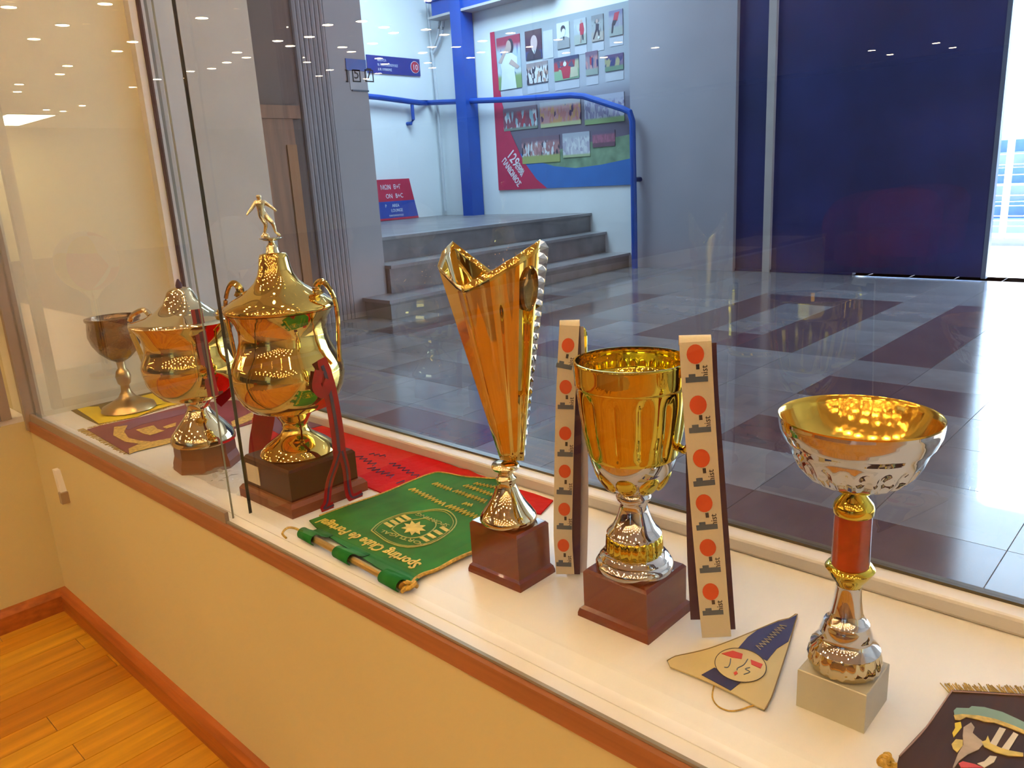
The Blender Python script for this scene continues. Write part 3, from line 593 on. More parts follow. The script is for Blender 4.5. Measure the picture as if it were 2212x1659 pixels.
for k in range(9): box('post', (-5.9 + k * 1.35, 9.17, 0.06), (-5.85 + k * 1.35, 9.25, 1.16), M_galv, fe)
# cool tube lights of the lobby
sk = tag(box('added_light_panel', (-6.35, 4.6, LZ - 0.05), (-4.75, 6.1, LZ), M_trimw), 'cool glowing panel added out of view to brighten the poster wall', 'added_light_panel')  # glowing panel added out of view, brightens the wall behind the landing
box('diffuser', (-6.3, 4.65, LZ - 0.056), (-4.8, 6.05, LZ - 0.05), emission('cool_fill_glow', (0.50, 0.76, 1.0), 19.0), sk)
tl = [(-3.2, 3.4, 0), (-0.6, 4.4, 0), (-3.0, 5.2, 0)]
for i, (x, y, k) in enumerate(tl):
    t = tag(box('tube_lamp', (x - 0.62, y - 0.09, LZ - 0.05), (x + 0.62, y + 0.09, LZ), M_trimw), 'cool fluorescent lamp on the lobby ceiling', 'ceiling light', 'lobby ceiling lamps')
    box('diffuser', (x - 0.60, y - 0.07, LZ - 0.056), (x + 0.60, y + 0.07, LZ - 0.05), M_tube, t)
#@@TROPHIES
# ------------------------------------------------------------------ showcase: trophies
def frame(c):
    t = Vector((-c[0], -c[1], 0)).normalized(); r = Vector((-t.y, t.x, 0))
    return r, t          # to the right as seen by a visitor, towards the visitor
def at_plane(px, py, p0, n):
    r = ray(px, py); return CAM + r * ((Vector(p0) - CAM).dot(n) / r.dot(n))
def strip(pts, wdir, width, th=0.0008):
    m = MB(); rings = []
    P = [Vector(p) for p in pts]; wd_ = Vector(wdir).normalized()
    for i, p in enumerate(P):
        t = (P[min(i+1, len(P)-1)] - P[max(i-1, 0)]).normalized(); w = (wd_ - t * wd_.dot(t)).normalized(); n = t.cross(w)
        hw = (width[i] if isinstance(width, list) else width) / 2
        rings.append([p - w*hw - n*th/2, p + w*hw - n*th/2, p + w*hw + n*th/2, p - w*hw + n*th/2])
    return m.loft(rings)
def ax_pt(c, py, rpx=0.0, t=0.0):
    z = z_of(c[0], c[1], py); d = cam_space((c[0], c[1], z)).z; r_, t_ = frame(c)
    return Vector((c[0], c[1], z)) + r_ * (rpx * d / FPX) + t_ * t

# --- tarnished goblet
c1 = at(262, 876, z=ZS + 0.003); c1.x += 0.045
S2, O2 = 0.2893, 480
g = thing('goblet_trophy', (c1.x, c1.y, ZS), 'tarnished pewter goblet standing on the yellow cloth by the end wall', 'trophy')
pf = lambda c, e, s, o: profile(c.x, c.y, e, s, o)
bowl = pf(c1, [(1040, 30), (1015, 75), (960, 135), (900, 172), (840, 190), (780, 186), (735, 180), (722, 192), (706, 193)], S2, O2)
MB().lathe(c1.x, c1.y, bowl + [(r * 0.90, z) for r, z in bowl[::-1]], 40, cap0=False, cap1=False).build('bowl', M_pewter, g, True, 50)
stem = pf(c1, [(1375, 190), (1362, 180), (1335, 120), (1300, 60), (1260, 34), (1215, 30), (1200, 44), (1150, 54), (1110, 44), (1090, 26), (1040, 30)], S2, O2)
stem[0] = (stem[0][0], ZS + 0.0045)
MB().lathe(c1.x, c1.y, stem, 40).build('stem_and_foot', mat('worn_brass', (0.62, 0.42, 0.18), 0.28, 1.0, var=0.2), g, True, 50)

# --- lidded gold cup without figure
c2 = at(449, 1003, z=ZS)
g = thing('lidded_cup_trophy', (c2.x, c2.y, ZS), 'gold lidded cup with dark finial on a brown wooden base', 'trophy')
zb = z_of(c2.x, c2.y, O2 + 1625 * S2); ht = zb - ZS
m = MB(); R8 = 66 * cam_space((c2.x, c2.y, 0.5)).z / FPX
m.loft([[(c2.x + R8 * k * math.cos(math.pi * (j + 0.35) / 4), c2.y + R8 * k * math.sin(math.pi * (j + 0.35) / 4), ZS + z) for j in range(8)] for k, z in ((1.05, 0), (1.03, 0.012), (0.96, 0.024), (0.95, ht))])
m.build('wooden_base', M_owood, g)
MB().lathe(c2.x, c2.y, pf(c2, [(1625, 228), (1600, 230), (1560, 215), (1500, 165), (1450, 120), (1400, 85), (1370, 78), (1330, 100), (1315, 112), (1300, 100)], S2, O2), 48).build('foot', M_paleg, g, True, 50)
MB().lathe(c2.x, c2.y, pf(c2, [(1315, 90), (1318, 140), (1285, 235), (1230, 290), (1170, 325), (1100, 345), (1040, 350), (1000, 335), (950, 312), (890, 306), (830, 322), (780, 352), (745, 378), (735, 382)], S2, O2), 56).build('cup_body', M_gold, g, True, 60)
MB().lathe(c2.x, c2.y, pf(c2, [(738, 388), (728, 386), (712, 340), (690, 270), (665, 215), (635, 175), (600, 135), (560, 112), (520, 96), (495, 74), (485, 30)], S2, O2), 56).build('lid', M_paleg, g, True, 60)
MB().lathe(c2.x, c2.y, pf(c2, [(492, 22), (470, 24), (450, 18), (425, 6)], S2, O2), 16).build('finial', M_navyrib, g, True)
r2, t2 = frame(c2)
d2 = (r2 * 0.80 + t2 * 0.6)
for sgn in (1, -1):
    P = []
    for py, k in ((1080, 0.95), (960, 1.02), (800, 1.12), (700, 1.06), (650, 0.80), (690, 0.68)):
        z = z_of(c2.x, c2.y, O2 + py * S2); P.append(Vector((c2.x, c2.y, z)) + d2 * sgn * 0.096 * k)
    MB().tube(spline(P, 5), 0.0045, 8).build('handle', M_paleg, g, True)
rb = thing('striped_ribbon', (c2.x + 0.08, c2.y + 0.03, ZS), 'maroon and dark striped ribbon hung on the handle of the cup beside the goblet', 'ribbon')
p0 = Vector((c2.x, c2.y, ZS)) + t2 * 0.075
P = [at_plane(px, py, p0, t2) for px, py in ((424, 668), (430, 700), (441, 760), (452, 810), (461, 856))]
MB().add([], []); strip(spline(P, 4), r2, 0.017).build('ribbon_band', M_maroon, rb)
strip(spline([p + t2 * 0.001 for p in P], 4), r2, 0.005).build('dark_stripe', M_navyrib, rb)
P = [at_plane(px, py, p0 - t2 * 0.05, t2) for px, py in ((458, 800), (482, 815), (500, 830), (492, 850), (470, 872))]
strip(spline(P, 4), (0, 0, 1), 0.016).build('ribbon_tail', M_redrib, rb)
# crumpled clear bag under it
m = MB(); nx_, ny_ = 22, 16; vs = []
for j in range(ny_):
    for i in range(nx_):
        u, v = i / (nx_ - 1), j / (ny_ - 1)
        p = at(372 + 150 * u + 30 * v, 1012 + 62 * u - 40 * v - 24 * u * v, z=ZS + 0.001)
        vs.append((p.x + random.uniform(-1, 1) * 0.002, p.y + random.uniform(-1, 1) * 0.002, p.z + random.random() * 0.007 * (0.2 + math.sin(u * 3.1) * math.sin(v * 3.1))))
m.add(vs, [(j*nx_+i, j*nx_+i+1, (j+1)*nx_+i+1, (j+1)*nx_+i) for j in range(ny_-1) for i in range(nx_-1)])
tag(m.build('plastic_bag', mat('clear_crumpled_plastic', (0.80, 0.76, 0.66), 0.12, alpha=0.35, coat=0.5), None, True), 'crumpled clear plastic bag lying before the brown wooden cup base', 'plastic bag')

# --- big lidded gold cup with footballer
c3 = Vector((-1.024, 0.591, ZS)); S3, O3 = 0.4459, 400
g = thing('lidded_cup_trophy', (c3.x, c3.y, ZS), 'big gold lidded cup crowned by a footballer figure', 'trophy')
zt3 = z_of(c3.x - 0.064, c3.y - 0.064, 984); zp3 = ZS + 0.020
base3 = MB().frust(c3.x, c3.y, [(0.075, 0.067, ZS), (0.075, 0.067, zp3 - 0.006), (0.070, 0.063, zp3)]).build('plinth', M_owood, g)
bb = MB().frust(c3.x, c3.y, [(0.064, 0.058, zp3), (0.064, 0.058, zt3 - 0.004), (0.061, 0.055, zt3)]).build('wooden_block', M_bwood, g)
MB().box((c3.x - 0.058, c3.y - 0.0592, zp3 + 0.006), (c3.x - 0.022, c3.y - 0.058, zt3 - 0.012)).build('name_plate', M_paper, bb)
foot3 = pf(c3, [(1292, 172), (1280, 179), (1262, 168), (1240, 142), (1215, 102), (1195, 74), (1170, 60), (1140, 64), (1110, 82), (1095, 98), (1085, 90)], S3, O3)
k = zt3 - foot3[0][1]; foot3 = [(r, z + k * (1 - i / (len(foot3) - 1))) for i, (r, z) in enumerate(foot3)]
MB().lathe(c3.x, c3.y, foot3, 56).build('foot', M_gold, g, True, 50)
MB().lathe(c3.x, c3.y, pf(c3, [(1092, 80), (1085, 130), (1062, 195), (1020, 235), (970, 258), (920, 268), (880, 266), (840, 252), (790, 226), (740, 210), (690, 208), (650, 222), (618, 244), (603, 256)], S3, O3), 64).build('cup_body', M_gold, g, True, 60)
MB().lathe(c3.x, c3.y, pf(c3, [(604, 250), (596, 264), (585, 266), (572, 258), (545, 222), (515, 172), (490, 132), (465, 106), (430, 86), (395, 76), (350, 70), (332, 62), (326, 36)], S3, O3), 64).build('lid', M_gold, g, True, 60)
so_ = MB().lathe(c3.x, c3.y, pf(c3, [(328, 34), (312, 30), (295, 28), (282, 16), (272, 14), (266, 40), (258, 44), (252, 38)], S3, O3), 24).build('figure_socket', M_paleg, g, True, 40)
r3, t3 = frame(c3); d3 = r3 * 0.84 + t3 * 0.54; R3 = 0.0905
for sgn in (1, -1):
    P = []
    for py, k in ((850, 0.97), (760, 0.99), (660, 1.02), (570, 1.01), (500, 0.92), (470, 0.80), (500, 0.70), (535, 0.74)):
        z = z_of(c3.x, c3.y, O3 + py * S3); P.append(Vector((c3.x, c3.y, z)) + d3 * sgn * R3 * k)
    Q = spline(P, 6); MB().tube(Q, [0.0032 + 0.0045 * max(0, (i / len(Q) - 0.55)) * 2 for i in range(len(Q))], 10).build('handle', M_gold, g, True)
# footballer: one continuous skinned body
def footballer(parent):
    def J(px, py, t=0.0): return ax_pt(c3, py, px - (587 - (523 - py) * 0.13), t)
    J_ = {'hip': J(569, 462), 'waist': J(565, 452), 'chest': J(562, 441), 'neck': J(562, 431), 'head': J(560, 424, 0.001), 'top': J(560, 420),
          'shl': J(553, 437, 0.001), 'ell': J(546, 449, 0.003), 'hal': J(539, 457, 0.006), 'fil': J(536, 462, 0.007),
          'shr': J(572, 437, -0.001), 'elr': J(584, 446, 0.001), 'har': J(594, 454, 0.004), 'fir': J(598, 458, 0.005),
          'hpl': J(565, 466, 0.001), 'knl': J(576, 484, 0.006), 'anl': J(573, 503, -0.003), 'tol': J(566, 511, 0.004),
          'hpr': J(574, 466, -0.001), 'knr': J(590, 482, 0.006), 'anr': J(596, 503, 0.002), 'tor': J(606, 510, 0.008)}
    names = list(J_); idx = {n_: i for i, n_ in enumerate(names)}
    ed = [('hip','waist'),('waist','chest'),('chest','neck'),('neck','head'),('head','top'),('chest','shl'),('shl','ell'),('ell','hal'),('hal','fil'),('chest','shr'),('shr','elr'),('elr','har'),('har','fir'),
          ('hip','hpl'),('hpl','knl'),('knl','anl'),('anl','tol'),('hip','hpr'),('hpr','knr'),('knr','anr'),('anr','tor')]
    rad = dict(hip=.0060, waist=.0052, chest=.0066, neck=.0026, head=.0046, top=.0034, shl=.0036, shr=.0036, ell=.0025, elr=.0025, hal=.0019, har=.0019, fil=.0014, fir=.0014, hpl=.0048, hpr=.0048, knl=.0033, knr=.0033, anl=.0020, anr=.0020, tol=.0018, tor=.0018)
    me = bpy.data.meshes.new('footballer_figure'); me.from_pydata([J_[n_] for n_ in names], [(idx[a], idx[b]) for a, b in ed], [])
    o = bpy.data.objects.new('tmp', me); COL.objects.link(o)
    o.modifiers.new('skin', 'SKIN'); sub = o.modifiers.new('sub', 'SUBSURF'); sub.levels = 2; sub.render_levels = 2
    sk = me.skin_vertices[0].data
    for n_ in names: sk[idx[n_]].radius = (rad[n_], rad[n_]); sk[idx[n_]].use_root = (n_ == 'hip')
    dg = bpy.context.evaluated_depsgraph_get(); m2 = bpy.data.meshes.new_from_object(o.evaluated_get(dg)); bpy.data.objects.remove(o)
    m2.name = 'footballer_figure'; m2.materials.clear(); m2.materials.append(M_paleg)
    for p in m2.polygons: p.use_smooth = True
    o = bpy.data.objects.new('footballer_figure', m2); COL.objects.link(o); adopt(o, parent)
    b_ = J(577, 510, 0.008)
    bl = MB().lathe(b_.x, b_.y, [(0.0048 * math.sin(math.pi * i / 8) + 1e-5, b_.z - 0.0048 * math.cos(math.pi * i / 8)) for i in range(9)], 14).build('small_ball', M_paleg, o, True)
    f_ = J(586, 515); MB().lathe(f_.x, f_.y, [(0.012, f_.z - 0.002), (0.017, f_.z), (0.017, f_.z + 0.0012), (0.01, f_.z + 0.0016)], 20).build('standing_disc', M_paleg, o, True)
footballer(g)
rb = thing('striped_ribbon', (c3.x + 0.08, c3.y, ZS), 'bright red ribbon with navy stripe tied to the big gold cup, tails on the shelf', 'ribbon')
xr = Vector((c3.x + 0.0845, 0, 0)); nX = Vector((1, 0, 0))
def rp3(pts_, off=0.0): return [at_plane(px, py, xr + Vector((off, 0, 0)), nX) for px, py in pts_]
P = rp3([(694, 775), (702, 800), (716, 860), (728, 930), (734, 985)])
strip(spline(P, 5), (0, 1, 0), [0.014 + 0.008 * min(1, i / 8) for i in range(21)]).build('ribbon_band', M_redrib, rb)
strip(spline(rp3([(696, 790), (704, 812), (717, 865), (728, 932), (733, 980)], 0.0012), 5), (0, 1, 0), 0.005).build('navy_stripe', M_navyrib, rb)
zed = ZS + 0.004
def tail(pts_, w): 
    P = rp3(pts_, 0.004)
    for p in P: p.z = max(p.z, zed)
    a_ = strip(spline(P, 5), (0, 1, 0.25), w).build('ribbon_tail', M_redrib, rb)
    strip(spline([p + Vector((0.0015, 0, 0.0008)) for p in P], 5), (0, 1, 0.25), w * 0.25).build('navy_stripe', M_navyrib, rb)
tail([(733, 975), (724, 1005), (711, 1045), (706, 1085), (700, 1106), (722, 1106)], 0.012)
tail([(738, 975), (748, 1015), (752, 1055), (762, 1088), (784, 1082)], 0.013)
P = rp3([(690, 800), (684, 835), (700, 850), (712, 820)], 0.003); strip(spline(P, 5), (0, 1, 0), 0.015).build('ribbon_knot', M_redrib, rb)
P = [at_plane(px, py, (c3.x - 0.02, c3.y + 0.08, 0), Vector((0.5, -0.87, 0))) for px, py in ((572, 868), (570, 905), (562, 950), (560, 985))]
strip(spline(P, 4), r3, 0.034).build('ribbon_tail', M_redrib, rb)

# --- gold V trophy
c4 = Vector((-0.593, 0.603, ZS)); S1, O1 = 0.2984, 860
g = thing('fluted_v_trophy', (c4.x, c4.y, ZS), 'tall gold V shaped trophy with notched rim on a red-brown block', 'trophy')
zt4 = z_of(c4.x + 0.037, c4.y - 0.027, 1160)
MB().frust(c4.x, c4.y, [(0.0425, 0.031, ZS), (0.0425, 0.031, ZS + 0.004), (0.041, 0.0295, ZS + 0.009), (0.038, 0.0275, ZS + 0.012), (0.038, 0.0275, zt4 - 0.003), (0.0355, 0.025, zt4)]).build('wooden_base', M_rwood, g)
st4 = pf(c4, [(917, 180), (905, 200), (888, 208), (862, 202), (825, 174), (775, 136), (720, 102), (660, 78), (625, 66), (608, 74), (592, 76), (578, 60), (552, 52), (530, 60), (515, 92), (495, 104), (475, 96), (462, 60)], S1, O1)
k = zt4 - st4[0][1]; st4 = [(r, z + k * (1 - i / (len(st4) - 1))) for i, (r, z) in enumerate(st4)]
MB().lathe(c4.x, c4.y, st4, 56).build('stem', M_paleg, g, True, 50)
S7, O7x, O7y = 0.3135, 880, 480
r4, t4 = frame(c4)
def V4(zx, zy, t):
    p0 = Vector((c4.x, c4.y, 0)) + t4 * t; return at_plane(O7x + zx * S7, O7y + zy * S7, p0, t4)
top = dict(A=V4(207, 300, 0.002), A2=V4(240, 200, -0.006), B2=V4(308, 130, -0.016), K2=V4(560, 322, -0.026), C2=V4(760, 420, -0.022), D=V4(972, 205, 0.0), D1=V4(955, 135, 0.006), C1=V4(912, 120, 0.012), K1=V4(770, 215, 0.022), J1=V4(560, 345, 0.026), B1=V4(372, 440, 0.020), A1=V4(330, 428, 0.014), )
bot = dict(A=V4(640, 1640, 0.0), A2=V4(642, 1640, -0.002), B2=V4(660, 1640, -0.006), K2=V4(710, 1640, -0.009), C2=V4(760, 1640, -0.007), D=V4(805, 1640, 0.0), D1=V4(803, 1640, 0.002), C1=V4(798, 1640, 0.005), K1=V4(755, 1640, 0.009), J1=V4(715, 1640, 0.010), B1=V4(672, 1640, 0.008), A1=V4(655, 1640, 0.005))
def panel(name, keys, mm, zig=0.0, bulge=0.0, n=26, bev=True):
    m = MB(); rings = []
    for i in range(n + 1):
        s_ = i / n; row = []
        for q, k_ in enumerate(keys):
            p = bot[k_].lerp(top[k_], s_)
            cc = Vector((c4.x, c4.y, p.z)); od = (p - cc); od.z = 0
            if bulge: p = p + od.normalized() * bulge * math.sin(math.pi * s_) 
            if zig and 0 < q < len(keys) - 1: p = p + od.normalized() * (zig if i % 2 else -zig * 0.3) * (0.3 + s_)
            row.append(p)
        rings.append(row)
    m.loft(rings, False, False, closed=False)
    o = m.build(name, mm, g, zig == 0, 25)
    sd_ = o.modifiers.new('thickness', 'SOLIDIFY'); sd_.thickness = 0.0012; sd_.offset = -1
    return o
def ripple(keys, per=7):
    names = []
    for q in range(len(keys) - 1):
        for k_ in range(per):
            f = k_ / per; nm = '%s_%d' % (keys[q], k_)
            for dct, am in ((top, 0.0011), (bot, 0.0002)):
                p = dct[keys[q]].lerp(dct[keys[q + 1]], f); dct[nm] = p + t4 * am * math.sin((q * per + k_) * 1.05)
            names.append(nm)
    return names + [keys[-1]]
panel('front_panel', ripple(['B1', 'J1', 'K1', 'C1']), M_gold, n=20)
panel('back_panel', ['D', 'C2', 'K2', 'B2'], M_gold)
panel('silver_edge', ['B2', 'A2', 'A', 'A1', 'B1'], M_paleg)
panel('cut_edge', ['C1', 'D1', 'D'], M_silver, zig=0.0028, n=40)
mc = V4(846, 458, 0.0185); mt = V4(846, 308, 0.0165); mb_ = V4(830, 608, 0.0195)
upv = (mt - mb_).normalized(); rv = (r4 * 0.86 - t4 * 0.5).normalized()
m = MB(); rings = []
for k_, h_ in ((1.0, 0.0), (0.97, 0.0016), (0.86, 0.0020), (0.80, 0.0010), (0.4, 0.0004)):
    rings.append([mc + rv * 0.0105 * k_ * math.cos(2*math.pi*j/28) + upv * 0.0245 * k_ * math.sin(2*math.pi*j/28) + upv.cross(rv) * (-1) * (h_ + 0.002) for j in range(28)])
nn = rv.cross(upv)
if nn.dot(t4) < 0: nn = -nn
rings = [[mc + rv * 0.0105 * k_ * math.cos(2*math.pi*j/28) + upv * 0.0245 * k_ * math.sin(2*math.pi*j/28) + nn * (h_ - 0.001) for j in range(28)] for k_, h_ in ((1.0, -0.002), (1.0, 0.001), (0.90, 0.0026), (0.80, 0.0014), (0.4, 0.0004))]
m.loft(rings); m.build('oval_medallion', mat('dark_bronze_mirror', (0.30, 0.17, 0.05), 0.12, 1.0), g, True)

# --- gold and silver cup
c5 = Vector((-0.426, 0.618, ZS)); S5, O5 = 0.4339, 680
g = thing('lobed_cup_trophy', (c5.x, c5.y, ZS), 'yellow gold lobed cup on a silver stem and red-brown block', 'trophy')
zt5 = z_of(c5.x - 0.038, c5.y - 0.036, 1229)
MB().frust(c5.x, c5.y, [(0.0445, 0.0425, ZS), (0.0445, 0.0425, ZS + 0.004), (0.043, 0.041, ZS + 0.009), (0.0395, 0.0375, ZS + 0.012), (0.0395, 0.0375, zt5 - 0.003), (0.037, 0.035, zt5)]).build('wooden_base', M_rwood, g)
lo5 = pf(c5, [(1250, 182), (1238, 192), (1222, 192), (1208, 182), (1200, 168), (1190, 172), (1178, 160), (1168, 148)], S5, O5)
k = zt5 - lo5[0][1]; lo5 = [(r, z + k * (1 - i / (len(lo5) - 1))) for i, (r, z) in enumerate(lo5)]
MB().lathe(c5.x, c5.y, lo5, 56).build('foot', M_silver, g, True, 50)
MB().lathe(c5.x, c5.y, pf(c5, [(1170, 132), (1162, 138), (1098, 135), (1090, 128)], S5, O5), 88, flute=lambda a, z: 0.035 * math.cos(22 * a)).build('fluted_band', M_gold2, g, True, 70)
MB().lathe(c5.x, c5.y, pf(c5, [(1094, 130), (1078, 136), (1064, 126), (1048, 108), (1010, 88), (970, 74), (940, 68), (925, 72), (912, 86), (895, 88), (880, 78), (868, 70)], S5, O5), 56).build('stem', M_silver, g, True, 50)
MB().lathe(c5.x, c5.y, pf(c5, [(872, 60), (866, 95), (845, 128), (810, 160), (775, 185), (740, 203), (705, 214), (690, 216)], S5, O5), 64).build('silver_bowl', M_silver, g, True, 60)
pr = pf(c5, [(800, 165)], S5, O5)[0]
for j in range(9):
    a_ = 2 * math.pi * (j + 0.3) / 9; ca, sa = math.cos(a_), math.sin(a_)
    cc = Vector((c5.x + ca * pr[0] * 0.97, c5.y + sa * pr[0] * 0.97, pr[1])); nrm = Vector((ca, sa, -0.55)).normalized(); tg = Vector((-sa, ca, 0)); u_ = nrm.cross(tg)
    rings = [[cc + (tg * 0.0105 * math.cos(2*math.pi*q/16) + u_ * 0.013 * math.sin(2*math.pi*q/16)) * k_ + nrm * h_ for q in range(16)] for k_, h_ in ((1.0, -0.002), (0.98, 0.0012), (0.8, 0.0026), (0.5, 0.0036), (0.2, 0.004))]
    MB().loft(rings).build('gold_oval', M_gold2, g, True, 60)
zl, zh = z_of(c5.x, c5.y, O5 + 690 * S5), z_of(c5.x, c5.y, O5 + 345 * S5)
def lobes(a, z):
    e = max(0.0, min(1.0, (z - zl) / 0.010)) * max(0.0, min(1.0, (zh - z) / 0.012))
    return -0.085 * e * (1 - abs(math.cos(6 * a)) ** 0.5) 
bo = pf(c5, [(690, 218), (680, 224), (650, 232), (600, 244), (550, 254), (500, 262), (450, 269), (400, 275), (360, 279), (340, 281), (335, 286), (320, 288), (240, 292), (226, 293), (218, 290)], S5, O5)
full = bo[:8]; out = []
for i in range(len(bo) - 1):
    for k_ in range(3): out.append((bo[i][0] + (bo[i+1][0] - bo[i][0]) * k_ / 3, bo[i][1] + (bo[i+1][1] - bo[i][1]) * k_ / 3))
out.append(bo[-1])
inn = [(r * 0.965, z) for r, z in bo[::-1]] + [(0.001, bo[0][1])]
MB().lathe(c5.x, c5.y, out + inn, 96, flute=lobes, cap0=False, cap1=False).build('gold_bowl', M_gold2, g, True, 50)
r5, t5 = frame(c5)
for sgn, tq in ((1, (at(1548, 1376, z=ZS) - c5).dot(t5) - 0.008), (-1, (at(1221, 1240, z=ZS) - c5).dot(t5) - 0.008)):
    P = [ax_pt(c5, py, sgn * rp_, (t_ + tq) * min(1, max(0, (rp_ - 92) / 20))) for py, rp_, t_ in ((960, 96, 0.0), (945, 112, 0.0), (880, 128, 0), (800, 136, 0.0), (765, 132, 0.0), (748, 124, 0), (755, 114, 0), (800, 114, 0))]
    MB().tube(spline(P, 5), 0.004, 8).build('handle', M_gold2, g, True)
def lanyard(name, label, front, backs, logos, w, base):
    n_ = t5; pb = at(*base, z=ZS + 0.002)
    o = thing(name, (pb.x, pb.y, ZS), label, 'lanyard', 'printed lanyards on the lobed cup')
    P = [at_plane(px, py, pb, n_) for px, py in front]
    strip(spline(P, 4), r5, w).build('printed_strap', M_cream, o)
    for pts_, mm, off, w2 in backs:
        strip(spline([at_plane(px, py, pb - n_ * off, n_) for px, py in pts_], 4), r5, w2).build('back_strap', mm, o)
    # loop over the handle
    tp = P[0]; q = [tp + Vector((0, 0, -0.001)), tp - n_ * 0.004 + Vector((0, 0, 0.004)), tp - n_ * 0.010 + Vector((0, 0, 0.003)), tp - n_ * 0.014 + Vector((0, 0, -0.006))]
    strip(spline(q, 4), r5, w).build('strap_loop', M_cream, o)
    for (px, py), (qx, qy), sc in logos:
        a_ = at_plane(px, py, pb + n_ * 0.0006, n_); b_ = at_plane(qx, qy, pb + n_ * 0.0006, n_)
        dn = (b_ - a_); L_ = dn.length; dn.normalize(); rr = (r5 - dn * r5.dot(dn)).normalized()
        th = n_ * 0.0004
        MB().prism([a_ + (rr * math.cos(2*math.pi*k/18) * 0.0078 + dn * math.sin(2*math.pi*k/18) * 0.0092) * sc for k in range(18)], th).build('orange_disc', M_orange, o)
        MB().prism([a_ + dn * (L_ * s_) + rr * u_ * sc for u_, s_ in ((-0.010, 0.92), (0.010, 0.92), (0.010, 1.14), (-0.010, 1.14))], th).build('slate_bar', M_slate, o)
        MB().prism([a_ + dn * (L_ * s_) + rr * u_ * sc for u_, s_ in ((-0.007, 0.80), (-0.001, 0.80), (-0.001, 0.93), (-0.007, 0.93))], th).build('slate_block', M_slate, o)
        text('print', 'hist', a_ + dn * (L_ * 1.0) + rr * 0.010 * sc, -dn, rr * -1, 0.0085 * sc, M_ink, o, 0.0002)
        MB().prism([a_ + dn * (L_ * s_) + rr * u_ * sc for u_, s_ in ((0.0, 0.42), (0.003, 0.42), (0.003, 0.62), (0.0, 0.62))], th).build('ink_stem', M_ink, o)
rl = [((1502, 765), (1505, 818)), ((1508, 875), (1512, 927)), ((1515, 990), (1521, 1042)), ((1521, 1087), (1527, 1137)), ((1529, 1183), (1534, 1230)), ((1535, 1278), (1540, 1322))]
lanyard('printed_lanyard', 'cream lanyard with orange discs hanging right of the lobed cup',
        [(1502, 738), (1505, 800), (1511, 900), (1518, 1000), (1525, 1100), (1533, 1200), (1541, 1300), (1548, 1376)],
        [([(1516, 742), (1521, 850), (1533, 1000), (1548, 1200), (1560, 1360)], M_purple, 0.006, 0.026), ([(1497, 900), (1498, 1050), (1500, 1200), (1507, 1338)], M_purple, 0.010, 0.014)],
        [(a_, b_, 1.0) for a_, b_ in rl], 0.0285, (1548, 1376))
ll = [((1227, 746), (1219, 790)), ((1222, 836), (1222, 878)), ((1221, 936), (1221, 980)), ((1220, 1018), (1219, 1062)), ((1219, 1100), (1219, 1138)), ((1217, 1178), (1218, 1218))]
lanyard('printed_lanyard', 'cream lanyard with orange discs hanging left of the lobed cup',
        [(1230, 703), (1227, 760), (1222, 860), (1219, 960), (1217, 1060), (1216, 1160), (1221, 1240)],
        [([(1243, 706), (1247, 800), (1252, 950), (1254, 1100), (1250, 1264)], mat('pale_lilac_strap', (0.62, 0.56, 0.60), 0.6), 0.008, 0.018), ([(1237, 705), (1240, 800), (1240, 1000), (1238, 1262)], M_purple, 0.004, 0.016)],
        [(a_, b_, 0.88) for a_, b_ in ll], 0.0215, (1221, 1240))

# --- silver bowl on red column
c6 = Vector((-0.204, 0.606, ZS)); S6, O6 = 0.4703, 820
g = thing('bowl_trophy', (c6.x, c6.y, ZS), 'silver fluted bowl trophy on a red column and pale marble block', 'trophy')
zt6 = z_of(c6.x - 0.0285, c6.y - 0.0275, 1445)
MB().frust(c6.x, c6.y, [(0.0285, 0.0275, ZS), (0.0285, 0.0275, zt6 - 0.0008), (0.0278, 0.0268, zt6)]).build('marble_base', M_marble, g)
f6 = pf(c6, [(1318, 130), (1302, 150), (1275, 158), (1245, 153), (1222, 146)], S6, O6); k = zt6 - f6[0][1]
f6 = [(r, z + k * (1 - i / (len(f6) - 1))) for i, (r, z) in enumerate(f6)]
MB().lathe(c6.x, c6.y, f6, 80, flute=lambda a, z: 0.025 * math.cos(20 * a)).build('gold_foot', M_paleg, g, True, 70)
MB().lathe(c6.x, c6.y, pf(c6, [(1226, 144), (1218, 150), (1205, 134), (1185, 114), (1165, 106), (1150, 112), (1125, 100), (1110, 98), (1100, 80), (1060, 68), (1000, 58), (955, 54), (940, 56)], S6, O6), 56).build('silver_neck', M_silver, g, True, 45)
MB().lathe(c6.x, c6.y, pf(c6, [(945, 52), (920, 66), (895, 88), (880, 98), (862, 108), (850, 100), (845, 82)], S6, O6), 56).build('gold_collar', M_gold2, g, True, 45)
MB().lathe(c6.x, c6.y, pf(c6, [(850, 83), (615, 82)], S6, O6), 48).build('red_column', M_redcol, g, True)
MB().lathe(c6.x, c6.y, pf(c6, [(618, 80), (610, 88), (585, 90), (565, 84), (540, 62), (515, 44), (495, 38), (478, 60)], S6, O6), 48).build('gold_cap', M_gold2, g, True, 45)
b6 = pf(c6, [(497, 40), (490, 95), (470, 160), (440, 218), (400, 256), (350, 284), (305, 300), (288, 312), (270, 326), (225, 346), (190, 352), (172, 352)], S6, O6)
out = []
for i in range(len(b6) - 1):
    for k_ in range(3): out.append((b6[i][0] + (b6[i+1][0] - b6[i][0]) * k_ / 3, b6[i][1] + (b6[i+1][1] - b6[i][1]) * k_ / 3))
out.append(b6[-1])
za, zb_ = z_of(c6.x, c6.y, O6 + 485 * S6), z_of(c6.x, c6.y, O6 + 330 * S6)
def gad(a, z):
    e = max(0.0, min(1.0, (z - za) / 0.006)) * max(0.0, min(1.0, (zb_ - z) / 0.006)); return -0.03 * e * (1 - math.cos(20 * a))
